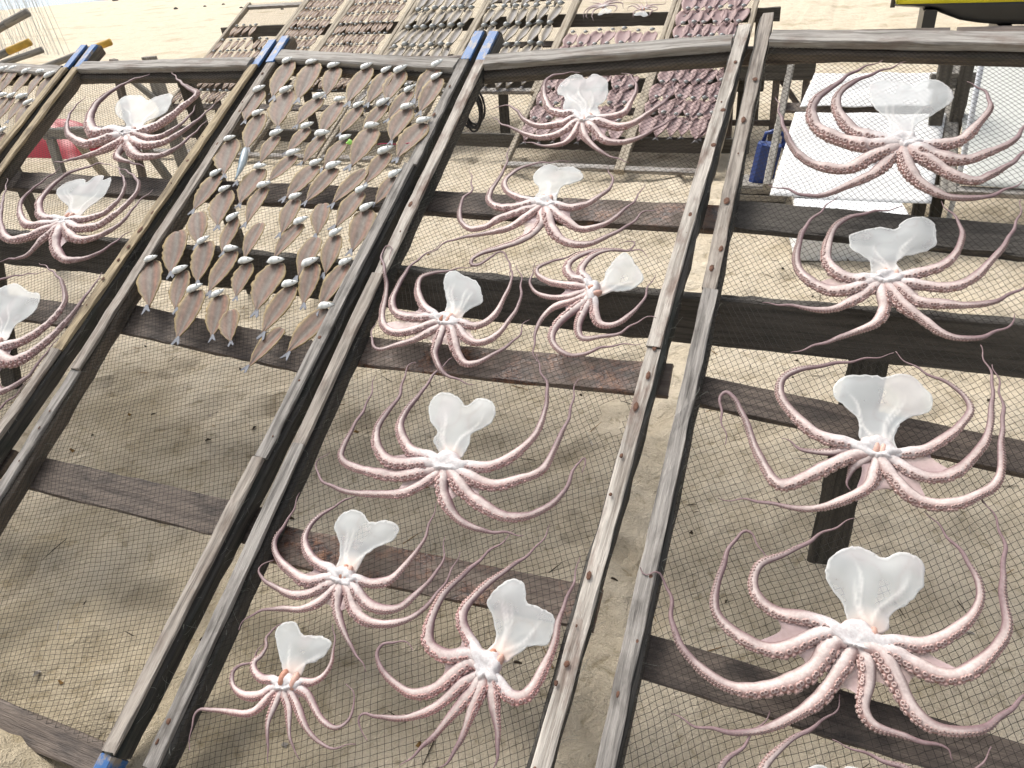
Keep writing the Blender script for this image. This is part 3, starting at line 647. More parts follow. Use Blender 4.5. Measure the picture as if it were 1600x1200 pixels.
PROF = np.array([[0, .90], [.10, 1.15], [.25, 1.08], [.45, .74], [.6, .53], [.75, .34], [.88, .19], [1, .06]])
CREAM = np.array([0.66, 0.57, 0.53]); PINK = np.array([0.42, 0.255, 0.235]); PURP = np.array([0.225, 0.14, 0.148])
TIP = np.array([0.165, 0.108, 0.115]); WHITE = np.array([0.70, 0.69, 0.68])
RAILS = {'B': (LB, RB), 'D': (LD, RD), 'E': (LE, RE)}

def rail_lift(key, u, v):
    h = np.zeros_like(u)
    if key in RAILS:
        for Ff in RAILS[key]:
            h = np.maximum(h, (BT + 0.002) * (1 - sstep(0.016, 0.04, np.abs(u - Ff(v)))))
    return h

def octopus(key, cu, mantle, arms, label, seed, M4, warm=0.0, stuff_suckers=True):
    r = np.random.default_rng(seed)
    mb = MB(); sk = MB()
    lines = []
    tone = 0.86 + 0.24 * r.random()
    pink = PINK * (0.92 + 0.2 * r.random()); purp = PURP * (0.85 + 0.4 * r.random())
    if key == 'E': pink = mix(pink, np.array([0.40, 0.27, 0.235]), np.array(0.6)); purp = mix(purp, np.array([0.22, 0.145, 0.14]), np.array(0.6))
    if key == 'D' and seed in (10, 11): pink = pink * np.array([1.12, 1.0, 0.98])
    cream = mix(CREAM, np.array([0.72, 0.55, 0.40]), np.array(warm))
    for ai, (wd, flat) in enumerate(arms):
        P = np.array(flat, float).reshape(-1, 2) / 1000.0
        P = np.vstack([P[:1] * 0.35, P])
        wd = wd * 1.14
        C = catmull(P, 0.007)
        d = np.linalg.norm(np.diff(C, axis=0), axis=1); s = np.concatenate([[0], np.cumsum(d)]); Ln = s[-1]
        ns = max(24, int(Ln / 0.0065))
        ss = np.linspace(0, Ln, ns)
        C = np.stack([np.interp(ss, s, C[:, k]) for k in (0, 1)], 1)
        tt = ss / Ln
        Tn = np.gradient(C, axis=0); Tn /= np.linalg.norm(Tn, axis=1)[:, None] + 1e-9
        nl = np.stack([-Tn[:, 1], Tn[:, 0]], 1)
        ph = r.random(3) * 6.28
        wig = (0.0035 * sstep(0.55, 1, tt) * np.sin(ss * 95 + ph[0]) + 0.0015 * np.sin(ss * 40 + ph[1])) * sstep(0, .15, tt)
        C = C + nl * wig[:, None]
        rad = wd / 2000.0 * np.interp(tt, PROF[:, 0], PROF[:, 1]) * (1 + 0.05 * np.sin(ss * 70 + ph[2]) + 0.05 * vnoise(ss * 55 + seed * 3 + ai, ss * 0 + ai))
        rad = np.maximum(rad, 0.0011)
        half = tt < 0.65
        cr = Tn[:-1, 0] * Tn[1:, 1] - Tn[:-1, 1] * Tn[1:, 0]
        sg = -1.0 if cr[half[:-1]].sum() > 0 else 1.0
        zc = rad * 0.60 + 0.001 + rail_lift(key, C[:, 0] + cu[0], C[:, 1] + cu[1]) + 0.004 * sstep(0.3, 0.0, tt) + 0.0015 * np.abs(vnoise(ss * 20, ss * 0 + seed + ai))
        lines.append((C, zc, rad, tt))
        K = 12
        th = np.linspace(0, 2 * math.pi, K, endpoint=False)
        # twist so that the sucker side slowly rolls under
        tw = 0.5 * np.sin(tt * 5 + ph[0]) + 0.9 * (tt - 0.2)
        TH = th[None, :] + tw[:, None] * 0.6
        cs, sn = np.cos(th)[None, :], np.sin(th)[None, :]
        X = C[:, 0:1] + rad[:, None] * cs * nl[:, 0:1] * sg
        Y = C[:, 1:2] + rad[:, None] * cs * nl[:, 1:2] * sg
        Zz = zc[:, None] + rad[:, None] * 0.66 * sn
        V = np.stack([X, Y, Zz], -1).reshape(-1, 3)
        cc = np.cos(TH)
        col = np.tile(cream * tone, (ns, K, 1))
        col = mix(col, pink, sstep(0.2, 0.7, cc + 0.15 * vnoise(ss * 60 + ai, ss * 0)[:, None]))
        col = mix(col, purp, sstep(0.5, 0.95, -cc))
        col = mix(col, purp * 0.8, np.broadcast_to(sstep(0.1, 0.9, -np.sin(TH)), cc.shape))
        tipf = np.broadcast_to(sstep(0.28, 0.78, tt + 0.06 * vnoise(ss * 30, ss * 0 + ai))[:, None], cc.shape)
        col = mix(col, mix(col * 0.66, TIP * 1.3, tipf), tipf * 0.88)
        upper = 1.0 if ai in (0, len(arms) - 1) else (0.6 if ai in (1, len(arms) - 2) else 0.15)
        basef = np.broadcast_to(sstep(0.22, 0.03, tt)[:, None], cc.shape) * sstep(-0.2, 0.6, np.sin(th))[None, :]
        col = mix(col, WHITE, basef * upper)
        F = []
        for i in range(ns - 1):
            for k in range(K):
                a_, b_ = i * K + k, i * K + (k + 1) % K
                F.append((a_, b_, b_ + K, a_ + K) if sg < 0 else (a_, a_ + K, b_ + K, b_))
        F.append(tuple((ns - 1) * K + k for k in range(K)))
        mb.add(V, F, col.reshape(-1, 3))
        # suckers: two staggered rows of cups along the convex side
        x = 0.05 * Ln + 0.012; row = 0
        while x < 0.72 * Ln:
            i = int(x / Ln * (ns - 1))
            ra = rad[i]; sr = ra * 0.30
            if sr < 0.00085: break
            thk = (0.22, 0.98)[row % 2] + r.uniform(-0.1, 0.1)
            sd = np.array([nl[i, 0] * sg, nl[i, 1] * sg, 0]); uz = np.array([0, 0, 1.0]); ta = np.array([Tn[i, 0], Tn[i, 1], 0])
            nrm = sd * math.cos(thk) + uz * math.sin(thk)
            pos = np.array([C[i, 0], C[i, 1], zc[i]]) + ra * (sd * math.cos(thk) + uz * 0.66 * math.sin(thk))
            e1, e2 = ta, np.cross(nrm, ta)
            n8 = 8; an = np.linspace(0, 2 * math.pi, n8, endpoint=False)
            jt = r.uniform(0.8, 1.15)
            rings = [(1.0, -0.35), (1.0, 0.35), (0.78, 0.62), (0.45, 0.3)]
            VV = []
            for rr, hh in rings:
                VV += [pos + sr * jt * (rr * (math.cos(q) * e1 + math.sin(q) * e2) + hh * nrm) for q in an]
            VV.append(pos + nrm * sr * 0.05)
            FF = []
            for q in range(3):
                for k in range(n8):
                    a_, b_ = q * n8 + k, q * n8 + (k + 1) % n8
                    FF.append((a_, b_, b_ + n8, a_ + n8))
            FF += [(3 * n8 + k, 3 * n8 + (k + 1) % n8, 4 * n8) for k in range(n8)]
            dk = 1 - 0.45 * sstep(0.3, 0.8, x / Ln)
            cl = np.vstack([np.tile(pink * 0.9, (n8, 1)), np.tile(pink * 1.1, (n8, 1)), np.tile(np.array([0.64, 0.53, 0.49]), (n8, 1)), np.tile(pink * 0.85, (n8, 1)), [pink * 0.7]]) * dk
            sk.add(VV, FF, cl)
            x += sr * jt * 1.05; row += 1
    # crown of white flesh where the arms meet
    nphi = 40; ph = np.linspace(-math.pi, math.pi, nphi, endpoint=False)
    roots = np.array([np.array(f[:2]) / 1000.0 for _, f in arms])
    ra_, rr_ = np.arctan2(roots[:, 1], roots[:, 0]), np.hypot(roots[:, 0], roots[:, 1])
    od = np.argsort(ra_); ra_, rr_ = ra_[od], rr_[od]
    rr = np.interp(ph, np.concatenate([ra_ - 6.2832, ra_, ra_ + 6.2832]), np.tile(rr_, 3))
    MO = np.array(mantle, float).reshape(-1, 2) / 1000.0
    cm = MO.mean(0); phm = math.atan2(cm[1], cm[0])
    lobe = 0.40 + 0.40 * (0.5 + 0.5 * np.cos(ph - phm))
    for q in range(len(arms)):
        rt = lines[q][0][min(len(lines[q][0]) - 1, 5)]
        lobe = lobe + (0.60 if q in (0, len(arms) - 1) else (0.38 if q in (1, len(arms) - 2) else 0.14)) * np.exp(-(np.angle(np.exp(1j * (ph - math.atan2(rt[1], rt[0])))) / 0.2) ** 2)
    rr = np.clip(rr, 0.02, 0.055) * lobe * (1 + 0.10 * vnoise(ph * 3, ph * 0 + seed))
    meanr = wd / 2000.0
    V = []; cl = []
    levels = [(1.12, 0.35), (1.0, 0.8), (0.8, 1.0), (0.55, 1.03), (0.28, 0.95)]
    hh = 0.007 + meanr * 1.25
    for k, hz in levels:
        nz = 1 + 0.16 * vnoise(np.cos(ph) * 2.2 * k + seed, np.sin(ph) * 2.2 * k)
        V.append(np.stack([rr * k * np.cos(ph), rr * k * np.sin(ph), hh * hz * nz + 0.002], 1))
        cl.append(np.tile(mix(WHITE, PINK * 1.3, np.array(0.55 if k > 1.02 else (0.15 if k > .95 else 0.0))), (nphi, 1)))
    V = np.vstack(V + [np.array([[0, 0, hh * 0.85]])]); cl = np.vstack(cl + [WHITE[None] * 0.95])
    F = []
    for q in range(len(levels) - 1):
        for k in range(nphi):
            a_, b_ = q * nphi + k, q * nphi + (k + 1) % nphi
            F.append((a_, b_, b_ + nphi, a_ + nphi))
    q = len(levels) - 1
    F += [(q * nphi + k, q * nphi + (k + 1) % nphi, len(V) - 1) for k in range(nphi)]
    mb.add(V, F, cl)
    # brownish throat organ between crown and mantle
    dm = cm / (np.linalg.norm(cm) + 1e-9); pm = np.array([-dm[1], dm[0]])
    neck = MO[np.argsort(np.linalg.norm(MO, axis=1))[:3]].mean(0)
    org = {1: .2, 2: .6, 3: .2, 4: .1, 5: .05, 6: .9, 7: .8, 8: .8, 9: .8, 10: .8, 11: .9, 12: .35, 13: .3, 14: .25, 15: .8}.get(seed, .4)
    for sgn in (-1, 1):
        c0 = neck * 0.7 + pm * sgn * 0.012 * r.uniform(0.4, 1.4)
        nu, nv = 10, 6
        VV, FF = [], []
        for i in range(nv + 1):
            b_ = math.pi * i / nv
            for k in range(nu):
                a_ = 2 * math.pi * k / nu
                e = math.cos(b_) * 0.021 * dm + math.sin(b_) * math.cos(a_) * 0.010 * pm
                VV.append((c0[0] + e[0], c0[1] + e[1], 0.014 + math.sin(b_) * math.sin(a_) * 0.011))
        for i in range(nv):
            for k in range(nu):
                a_, b2 = i * nu + k, i * nu + (k + 1) % nu
                FF.append((a_, b2, b2 + nu, a_ + nu))
        cc = mix(np.array([0.72, 0.50, 0.42]), np.array([0.50, 0.22, 0.13]), np.array(org if sgn > 0 else org * 0.4))
        mb.add(VV, FF, cc)
    me = mb.build('octopus', [M['octopus']])
    ob = link('octopus', me, world=M4 @ Matrix.Translation((cu[0], cu[1], 0)))
    tag(ob, label, 'octopus')
    o = link('suckers', sk.build('suckers', [M['sucker']]), ob); o['kind'] = 'stuff'
    # webs of skin between neighbouring arms
    wb = MB()
    for i in range(len(lines) - 1):
        A, Bq = lines[i], lines[i + 1]
        tw = 0.18 + 0.16 * r.random()
        K, Mx = 8, 7
        ok = True; rows = []; cols = []
        for k in range(K + 1):
            t_ = tw * k / K
            pa = np.array([np.interp(t_, A[3], A[0][:, j]) for j in (0, 1)]); pb = np.array([np.interp(t_, Bq[3], Bq[0][:, j]) for j in (0, 1)])
            if np.linalg.norm(pa - pb) > 0.19: break
            for m_ in range(Mx + 1):
                x = m_ / Mx
                p = pa * (1 - x) + pb * x
                p = p * (1 - 0.24 * math.sin(math.pi * x) * (k / K))
                z = 0.0055 + 0.003 * math.sin(math.pi * x * 2 + k) * (k / K)
                rows.append((p[0], p[1], z + np.interp(t_, A[3], A[2]) * 0.4))
                al = 0.9 - 0.35 * (k / K) * math.sin(math.pi * x)
                cols.append((0.60, 0.45, 0.45, al))
        nk = len(rows) // (Mx + 1)
        if nk < 3: continue
        FF = [(k * (Mx + 1) + m_, k * (Mx + 1) + m_ + 1, (k + 1) * (Mx + 1) + m_ + 1, (k + 1) * (Mx + 1) + m_) for k in range(nk - 1) for m_ in range(Mx)]
        wb.add(rows, FF, np.array(cols))
    if wb.n:
        for i, c_ in enumerate(wb.c):
            if c_.shape[1] == 3: wb.c[i] = np.hstack([c_, np.ones((len(c_), 1))])
        link('web', wb.build('web', [M['web']]), ob)
    # mantle: the opened body sac, a thin translucent sheet with a thick rim and pale ridges
    Q = np.vstack([MO[-1:], MO, MO[:2]])
    out = []
    for i in range(1, len(Q) - 2):
        a_, b_, c_, d_ = Q[i - 1], Q[i], Q[i + 1], Q[i + 2]
        n = max(2, int(np.linalg.norm(c_ - b_) / 0.006))
        t_ = np.linspace(0, 1, n, endpoint=False)[:, None]
        out.append(0.5 * (2 * b_ + (c_ - a_) * t_ + (2 * a_ - 5 * b_ + 4 * c_ - d_) * t_ ** 2 + (3 * b_ - a_ - 3 * c_ + d_) * t_ ** 3))
    out = np.vstack(out)
    out = out + 0.0020 * np.stack([vnoise(np.arange(len(out)) * 0.8, seed + np.zeros(len(out))), vnoise(np.arange(len(out)) * 0.8, 9 + seed + np.zeros(len(out)))], 1)
    def inside(p):
        x, y = p[:, 0], p[:, 1]; c_ = np.zeros(len(p), bool)
        x1, y1 = out[:, 0], out[:, 1]; x2, y2 = np.roll(x1, -1), np.roll(y1, -1)
        for a1, b1, a2, b2 in zip(x1, y1, x2, y2):
            m_ = (b1 > y) != (b2 > y)
            if m_.any(): c_ ^= m_ & (x < (a2 - a1) * (y - b1) / (b2 - b1 + 1e-12) + a1)
        return c_
    g = 0.0048
    gxx, gyy = np.meshgrid(np.arange(out[:, 0].min(), out[:, 0].max(), g), np.arange(out[:, 1].min(), out[:, 1].max(), g))
    G = np.stack([gxx.ravel(), gyy.ravel()], 1) + (r.random((gxx.size, 2)) - 0.5) * g * 0.3
    G = G[inside(G)]
    de = np.min(np.linalg.norm(G[:, None] - out[None, :], axis=2), axis=1)
    G = G[de > 0.004]
    pts = [Vector(p) for p in np.vstack([out, G])]
    res = delaunay_2d_cdt(pts, [], [list(range(len(out)))], 1, 1e-7)
    MV = np.array([(p.x, p.y) for p in res[0]]); MF = [tuple(f) for f in res[2]]
    de = np.min(np.linalg.norm(MV[:, None] - out[None, :], axis=2), axis=1)
    h = 0.004 + 0.0025 * sstep(0, 0.03, de) + 0.0016 * vnoise(MV[:, 0] * 14 + seed, MV[:, 1] * 14) + 0.0007 * sstep(0.005, 0.0, de)
    ridge = np.zeros(len(MV)); rimf = sstep(0.0045, 0.001, de)
    far = out[np.argsort(-(out @ dm))]
    tgt = [out[np.argmax(out @ (dm * 0.8 + pm * q))] for q in (-0.9, -0.45, 0.1, 0.55, 1.0)]
    for tg in tgt:
        if r.random() < 0.25: continue
        e = (tg - neck) * r.uniform(0.55, 0.9); Le = np.linalg.norm(e); e /= Le
        q = MV - neck; al = q @ e; la = q @ np.array([-e[1], e[0]]) + 0.006 * np.sin(al * 50 + seed)
        rg = 0.8 * np.exp(-(la / 0.0032) ** 2) * sstep(0, 0.01, al) * sstep(Le, Le * 0.6, al)
        ridge = np.maximum(ridge, rg)
    h = h + ridge * 0.0016
    nk = sstep(0.055, 0.015, np.linalg.norm(MV - neck, axis=1))
    col = mix(np.tile(np.array([0.62, 0.645, 0.64]), (len(MV), 1)), np.array([0.80, 0.79, 0.76]), np.clip(ridge + rimf * 0.5 + nk * 0.8, 0, 1))
    blot = sstep(0.35, 0.8, vnoise(MV[:, 0] * 16 + seed * 5, MV[:, 1] * 16))
    col = mix(col, np.array([0.56, 0.52, 0.52]), blot * 0.5)
    vein = np.exp(-(vnoise(MV[:, 0] * 20 + seed * 2, MV[:, 1] * 20) / 0.07) ** 2) * sstep(0.004, 0.015, de)
    col = mix(col, np.array([0.52, 0.47, 0.47]), vein * 0.35)
    col = mix(col, np.array([0.66, 0.45, 0.34]), nk * org * 0.6)
    al = np.clip(0.42 + 0.10 * vnoise(MV[:, 0] * 22 + seed * 3, MV[:, 1] * 22) + 0.10 * blot + 0.25 * ridge + 0.25 * rimf + 0.45 * nk, 0, 1)
    me = mesh('mantle', np.column_stack([MV, h]), MF, np.column_stack([col, al]), True, [M['mantle']])
    o = link('mantle', me, ob)
    sm = o.modifiers.new('thickness', 'SOLIDIFY'); sm.thickness = 0.0016; sm.offset = 0
    return ob

OB = []
for i, (key, c0, man, arms, lab) in enumerate(OCTOPUSES):
    o = octopus(key, (c0[0] / 1000.0, c0[1] / 1000.0), man, arms, lab, i + 1, B1)
    o['group'] = {'B': 'octopuses on the left frame', 'D': 'octopuses on the middle frame', 'E': 'octopuses on the right frame'}[key]
    OB.append(o)

# ------------------------------------------------------------------ split fish on the front frame
def fish_body(seed, aspect=0.42):
    """split open along the belly and laid flat; neck at the origin, tail towards -y, length 1"""
    r = np.random.default_rng(seed)
    n, K = 18, 13
    s = np.linspace(0, 1, n); x = np.linspace(-1, 1, K)
    wp = np.interp(s, [0, .08, .25, .45, .65, .82, .93, 1.0], np.array([.42, .80, 1.0, 1.0, .82, .46, .17, .10]))
    sk_ = r.uniform(-0.06, 0.06)
    V, cl = [], []
    for i in range(n):
        for k in range(K):
            c_ = x[k]
            jag = 1 + 0.11 * vnoise(i * 1.7 + seed * 9, np.sign(c_) * 5.0 + seed) if abs(c_) > 0.95 else 1.0
            ww = wp[i] * aspect / 2 * (1 + sk_ * np.sign(c_)) * jag
            z = 0.012 + 0.045 * abs(c_) ** 2.2 * math.sin(math.pi * min(1, s[i] * 1.1)) * (0.7 + 0.6 * r.random() * 0.4) - 0.018 * math.exp(-(c_ / 0.12) ** 2)
            z += 0.012 * math.sin(s[i] * 5 + seed) + 0.006 * vnoise(i * 0.9 + seed, c_ * 3)
            V.append((ww * c_ + 0.03 * math.sin(s[i] * 3 + seed), -s[i], z))
            ac = abs(c_)
            col = np.array([0.165, 0.128, 0.095])
            col = mix(col, np.array([0.175, 0.16, 0.135]), sstep(0.26, 0.08, ac))
            col = mix(col, np.array([0.10, 0.065, 0.055]), np.exp(-((ac - 0.27) / 0.07) ** 2) * 0.85)
            col = mix(col, np.array([0.26, 0.125, 0.08]), np.exp(-((ac - 0.5) / 0.16) ** 2) * (0.75 if c_ > 0 else 0.35))
            col = mix(col, np.array([0.34, 0.265, 0.115]), sstep(0.76, 0.97, ac))
            col = col * (0.85 + 0.42 * r.random()) * np.array([1.0, 0.98, 0.98])
            cl.append(col)
    V = np.array(V); n1 = len(V)
    bot = V.copy(); bot[:, 2] -= 0.020
    F = []
    for i in range(n - 1):
        for k in range(K - 1):
            a_ = i * K + k
            F.append((a_, a_ + K, a_ + K + 1, a_ + 1)); F.append((n1 + a_, n1 + a_ + 1, n1 + a_ + K + 1, n1 + a_ + K))
    edge = [k for k in range(K)] + [i * K + K - 1 for i in range(1, n)] + [(n - 1) * K + k for k in range(K - 2, -1, -1)] + [i * K for i in range(n - 2, 0, -1)]
    for a_, b_ in zip(edge, edge[1:] + edge[:1]): F.append((a_, b_, n1 + b_, n1 + a_))
    return mesh('split_fish', np.vstack([V, bot]), F, np.vstack([cl, np.array(cl) * 0.8]), True, [M['fish']])

def fish_tail(seed):
    r = np.random.default_rng(seed)
    pts = [(-.02, .03), (-.075, -.14), (-.05, -.15), (0, -.075), (.05, -.15), (.075, -.14), (.02, .03)]
    V = [(x * r.uniform(.85, 1.1), -0.985 + y * r.uniform(.85, 1.1), 0.02 + abs(x) * 0.15) for x, y in pts]
    n = len(V)
    V2 = V + [(x, y, z - 0.012) for x, y, z in V]
    F = [(0, 1, 2, 3), (0, 3, 6), (3, 4, 5, 6)] 
    F += [tuple(n + i for i in f[::-1]) for f in F] + [(i, n + i, n + (i + 1) % n, (i + 1) % n) for i in range(n)]
    return mesh('tail', V2, F, np.tile([0.20, 0.22, 0.25], (2 * n, 1)), False, [M['fish']])

def fish_head(seed):
    """wedge shaped silver head lying on its side, snout to +x"""
    r = np.random.default_rng(seed)
    xs = np.linspace(-0.5, 0.5, 9)
    hy = np.interp(xs, [-.5, -.42, -.15, .2, .42, .5], [.17, .25, .27, .19, .09, .02])
    hz = hy * 0.62
    K = 12; V, cl = [], []
    for i, x in enumerate(xs):
        for k in range(K):
            a_ = 2 * math.pi * k / K
            y, z = hy[i] * math.cos(a_), hz[i] * math.sin(a_)
            V.append((x + 0.05 * math.cos(a_) * (1 if i == 0 else 0), y + 0.05 * x, z + 0.16))
            f = sstep(0.12, 0.5, 0.55 * math.cos(a_) * (1 if math.sin(a_) > -0.5 else 0.4) + 0.75 * x + 0.35 * vnoise(x * 6 + seed, k * 0.8))
            col = mix(np.array([0.80, 0.82, 0.78]), np.array([0.06, 0.07, 0.065]), f)
            g = math.exp(-((x + 0.27) / 0.035) ** 2)
            cl.append(mix(col, np.array([0.3, 0.3, 0.28]), g * 0.6))
    F = []
    for i in range(len(xs) - 1):
        for k in range(K):
            a_, b_ = i * K + k, i * K + (k + 1) % K
            F.append((a_, b_, b_ + K, a_ + K))
    F += [tuple(range(K))[::-1], tuple((len(xs) - 1) * K + k for k in range(K))]
    n0 = len(V)
    # eye
    ex, ey, er = 0.17, -0.015, 0.058
    ez = 0.16 + 0.125
    V.append((ex, ey, ez + 0.035)); cl.append([0.01, 0.01, 0.01])
    for rr, z, cc in ((0.55, 0.03, (0.01, 0.01, 0.01)), (0.6, 0.028, (0.6, 0.6, 0.55)), (1.0, 0.0, (0.55, 0.55, 0.5))):
        for k in range(8):
            a_ = 2 * math.pi * k / 8
            V.append((ex + er * rr * math.cos(a_), ey + er * rr * math.sin(a_), ez + z)); cl.append(cc)
    for k in range(8):
        F.append((n0, n0 + 1 + k, n0 + 1 + (k + 1) % 8))
        for q in range(2):
            a_, b_ = n0 + 1 + q * 8 + k, n0 + 1 + q * 8 + (k + 1) % 8
            F.append((a_, a_ + 8, b_ + 8, b_))
    return mesh('head', V, F, np.array(cl), True, [M['fishhead']])

BODY = [fish_body(s, a) for s, a in ((1, .45), (2, .40), (3, .49), (4, .37), (5, .42), (6, .46))]
TAIL = [fish_tail(s) for s in range(3)]
HEAD = [fish_head(s) for s in range(4)]
ORD = ['first', 'second', 'third', 'fourth', 'fifth', 'sixth', 'seventh', 'eighth', 'ninth', 'tenth', 'eleventh', 'twelfth']
rf = random.Random(3)
def put_fish(M4, u0, v0, u1, v1, has_head, label, group, name='split_fish', z=0.002, body=None):
    du, dv = u1 - u0, v1 - v0
    L = math.hypot(du, dv) * 0.97
    ang = math.atan2(dv, du) + math.pi / 2
    o = link(name, BODY[rf.randrange(6)] if body is None else body)
    sx, sy, sz = L * rf.uniform(0.98, 1.12), L, L * 0.8
    o.matrix_local = M4 @ Matrix.Translation((u0, v0, z)) @ Matrix.Rotation(ang, 4, 'Z') @ Matrix.Diagonal((sx, sy, sz, 1))
    tag(o, label, 'fish', group)
    t_ = link('tail', TAIL[rf.randrange(3)], o)
    if has_head:
        hl = rf.uniform(0.046, 0.060)
        h_ = link('head', HEAD[rf.randrange(4)], o)
        a = math.radians(rf.uniform(8, 52)) - ang
        # undo the parent's scale so that every head keeps its own size
        h_.matrix_local = Matrix.Diagonal((1 / sx, 1 / sy, 1 / sz, 1)) @ Matrix.Translation((0, 0.006, 0.004)) @ Matrix.Rotation(a, 4, 'Z') @ Matrix.Diagonal((hl, hl, hl, 1))
    return o
for (row, k, n, hd, u0, v0, u1, v1) in FISH:
    what = 'split brown fish with silver head' if hd else 'split brown fish without a head'
    put_fish(B1, u0 / 1e3, v0 / 1e3, u1 / 1e3, v1 / 1e3, hd > 0,
             f'{what}, {ORD[k]} from left in {ORD[row]} row of the half-empty frame', 'split fish on the half-empty frame', z=0.002 + 0.004 * ((k + row) % 2))
for (row, k, n, u0, v0, u1, v1) in LEFT_FISH:
    put_fish(B1, u0 / 1e3, v0 / 1e3, u1 / 1e3, v1 / 1e3, True,
             f'split grey fish, {ORD[k]} in {ORD[row]} row on the far left frame', 'split fish on the far left frame')

# one small fish left whole
def whole_fish():
    xs = np.linspace(0, 1, 14); hy = np.interp(xs, [0, .06, .2, .45, .75, .9, 1], [.01, .05, .085, .09, .055, .025, .018])
    K = 10; V, cl = [], []
    for x, h in zip(xs, hy):
        for k in range(K):
            a_ = 2 * math.pi * k / K
            V.append((h * math.cos(a_) + 0.05 * math.sin(x * 3), -x, 0.08 + h * 0.8 * math.sin(a_)))
            cl.append(mix(np.array([0.10, 0.19, 0.26]), np.array([0.42, 0.48, 0.50]), sstep(-0.2, 0.8, math.cos(a_))))
    F = [(i * K + k, (i + 1) * K + k, (i + 1) * K + (k + 1) % K, i * K + (k + 1) % K) for i in range(len(xs) - 1) for k in range(K)]
    F += [tuple(range(K)), tuple((len(xs) - 1) * K + k for k in range(K))[::-1]]
    return mesh('whole_fish', V, F, np.array(cl), True, [M['fishhead']])
u0, v0, u1, v1 = [q / 1e3 for q in WHOLE_FISH]
o = link('whole_fish', whole_fish()); L = math.hypot(u1 - u0, v1 - v0)
o.matrix_local = B1 @ Matrix.Translation((u0, v0, 0.006)) @ Matrix.Rotation(math.atan2(v1 - v0, u1 - u0) + math.pi / 2, 4, 'Z') @ Matrix.Scale(L, 4)
tag(o, 'small whole blue-backed fish lying among the split fish', 'fish')
link('tail', TAIL[0], o)

# small litter caught on the fish frame
mb = MB(); n = 7
mb.add([(0.013 * math.cos(6.28 * i / n), 0.012 * math.sin(6.28 * i / n), 0.004 * (i % 3)) for i in range(n)] + [(0, 0, 0.008)] + [(0.013 * math.cos(6.28 * i / n), 0.012 * math.sin(6.28 * i / n), 0.004 * (i % 3) - 0.003) for i in range(n)],
       [(i, (i + 1) % n, n) for i in range(n)] + [(i, n + 1 + i, n + 1 + (i + 1) % n, (i + 1) % n) for i in range(n)])
o = link('plastic_scrap', mb.build('plastic_scrap', [M['green']], False), world=B1 @ Matrix.Translation((-1.633, 1.792, 0.012)))
tag(o, 'bright green plastic scrap lying between the split fish', 'litter')

def tube(name, pts, rad, mat, parent=None, K=6, world=None):
    P = np.asarray(pts, float); n = len(P)
    T = np.gradient(P, axis=0); T /= np.linalg.norm(T, axis=1)[:, None] + 1e-9
    ref = np.array([0.3, 0.2, 0.93]); e1 = np.cross(T, ref); e1 /= np.linalg.norm(e1, axis=1)[:, None] + 1e-9; e2 = np.cross(T, e1)
    an = np.linspace(0, 2 * math.pi, K, endpoint=False)
    rr = np.broadcast_to(np.asarray(rad, float), (n,))
    V = P[:, None] + rr[:, None, None] * (np.cos(an)[None, :, None] * e1[:, None] + np.sin(an)[None, :, None] * e2[:, None])
    F = [(i * K + k, i * K + (k + 1) % K, (i + 1) * K + (k + 1) % K, (i + 1) * K + k) for i in range(n - 1) for k in range(K)]
    F += [tuple(range(K))[::-1], tuple((n - 1) * K + k for k in range(K))]
    return link(name, mesh(name, V.reshape(-1, 3), F, mats=[mat]), parent, world=world)
x = np.linspace(0, 1, 14)
o = tube('twine', np.column_stack([-1.52 + 0.16 * x, 1.794 + 0.012 * x + 0.003 * np.sin(9 * x), 0.006 + 0 * x]), 0.0016, M['cord_red'], world=B1)
tag(o, 'short piece of red twine lying across the split fish', 'twine')

# black rope coil hung behind the rails
pts = []
for q in np.linspace(0, 1, 150):
    a = q * 2 * math.pi * 5
    pts.append((-1.60 + (0.045 + 0.012 * math.sin(q * 17)) * math.cos(a), 3.33 + 0.05 * q - 0.02, 0.93 + (0.085 + 0.015 * math.sin(q * 23)) * math.sin(a)))
o = tube('rope_coil', np.array(pts) - np.array([-1.6, 3.34, 0.93]), 0.0055, M['rope'], world=Matrix.Translation((-1.6, 3.34, 0.93)))
tag(o, 'coil of black rope hanging behind the middle rails', 'rope')

# ------------------------------------------------------------------ the row of frames behind
def back_frame(label, u0, u1, v0, v1, seed, B=B2, net=True, name='drying_frame', mat='back_rail', group='net frames of the back row'):
    root = empty(name, B); tag(root, label, 'drying frame', group)
    for i, u in enumerate((u0, u1)):
        plank('rail', (u, v0, -0.015), (u, v1, -0.015), 0.042, 0.05, (0, 0, 1), M[mat], root, seed * 9 + i)
    for i, v in enumerate((v0 + 0.03, v1 - 0.06)):
        plank('end_rail', (u0 + 0.022, v, -0.014), (u1 - 0.022, v, -0.014), 0.05, 0.035, (0, 0, 1), M['top_rail'], root, seed * 9 + 3 + i)
    for v in (v0 + 0.75, v0 + 1.5):
        plank('slat', (u0, v, -0.052), (u1, v, -0.052), 0.08, 0.018, (0, 0, 1), M['slat'], root, seed * 9 + 6)
    if net:
        o = link('net', net_straight('net', u0, u1, v0, v1, (R(38), R(124)), 0.016, 0.0006, M['net_far']), root); o['kind'] = 'stuff'
    return root

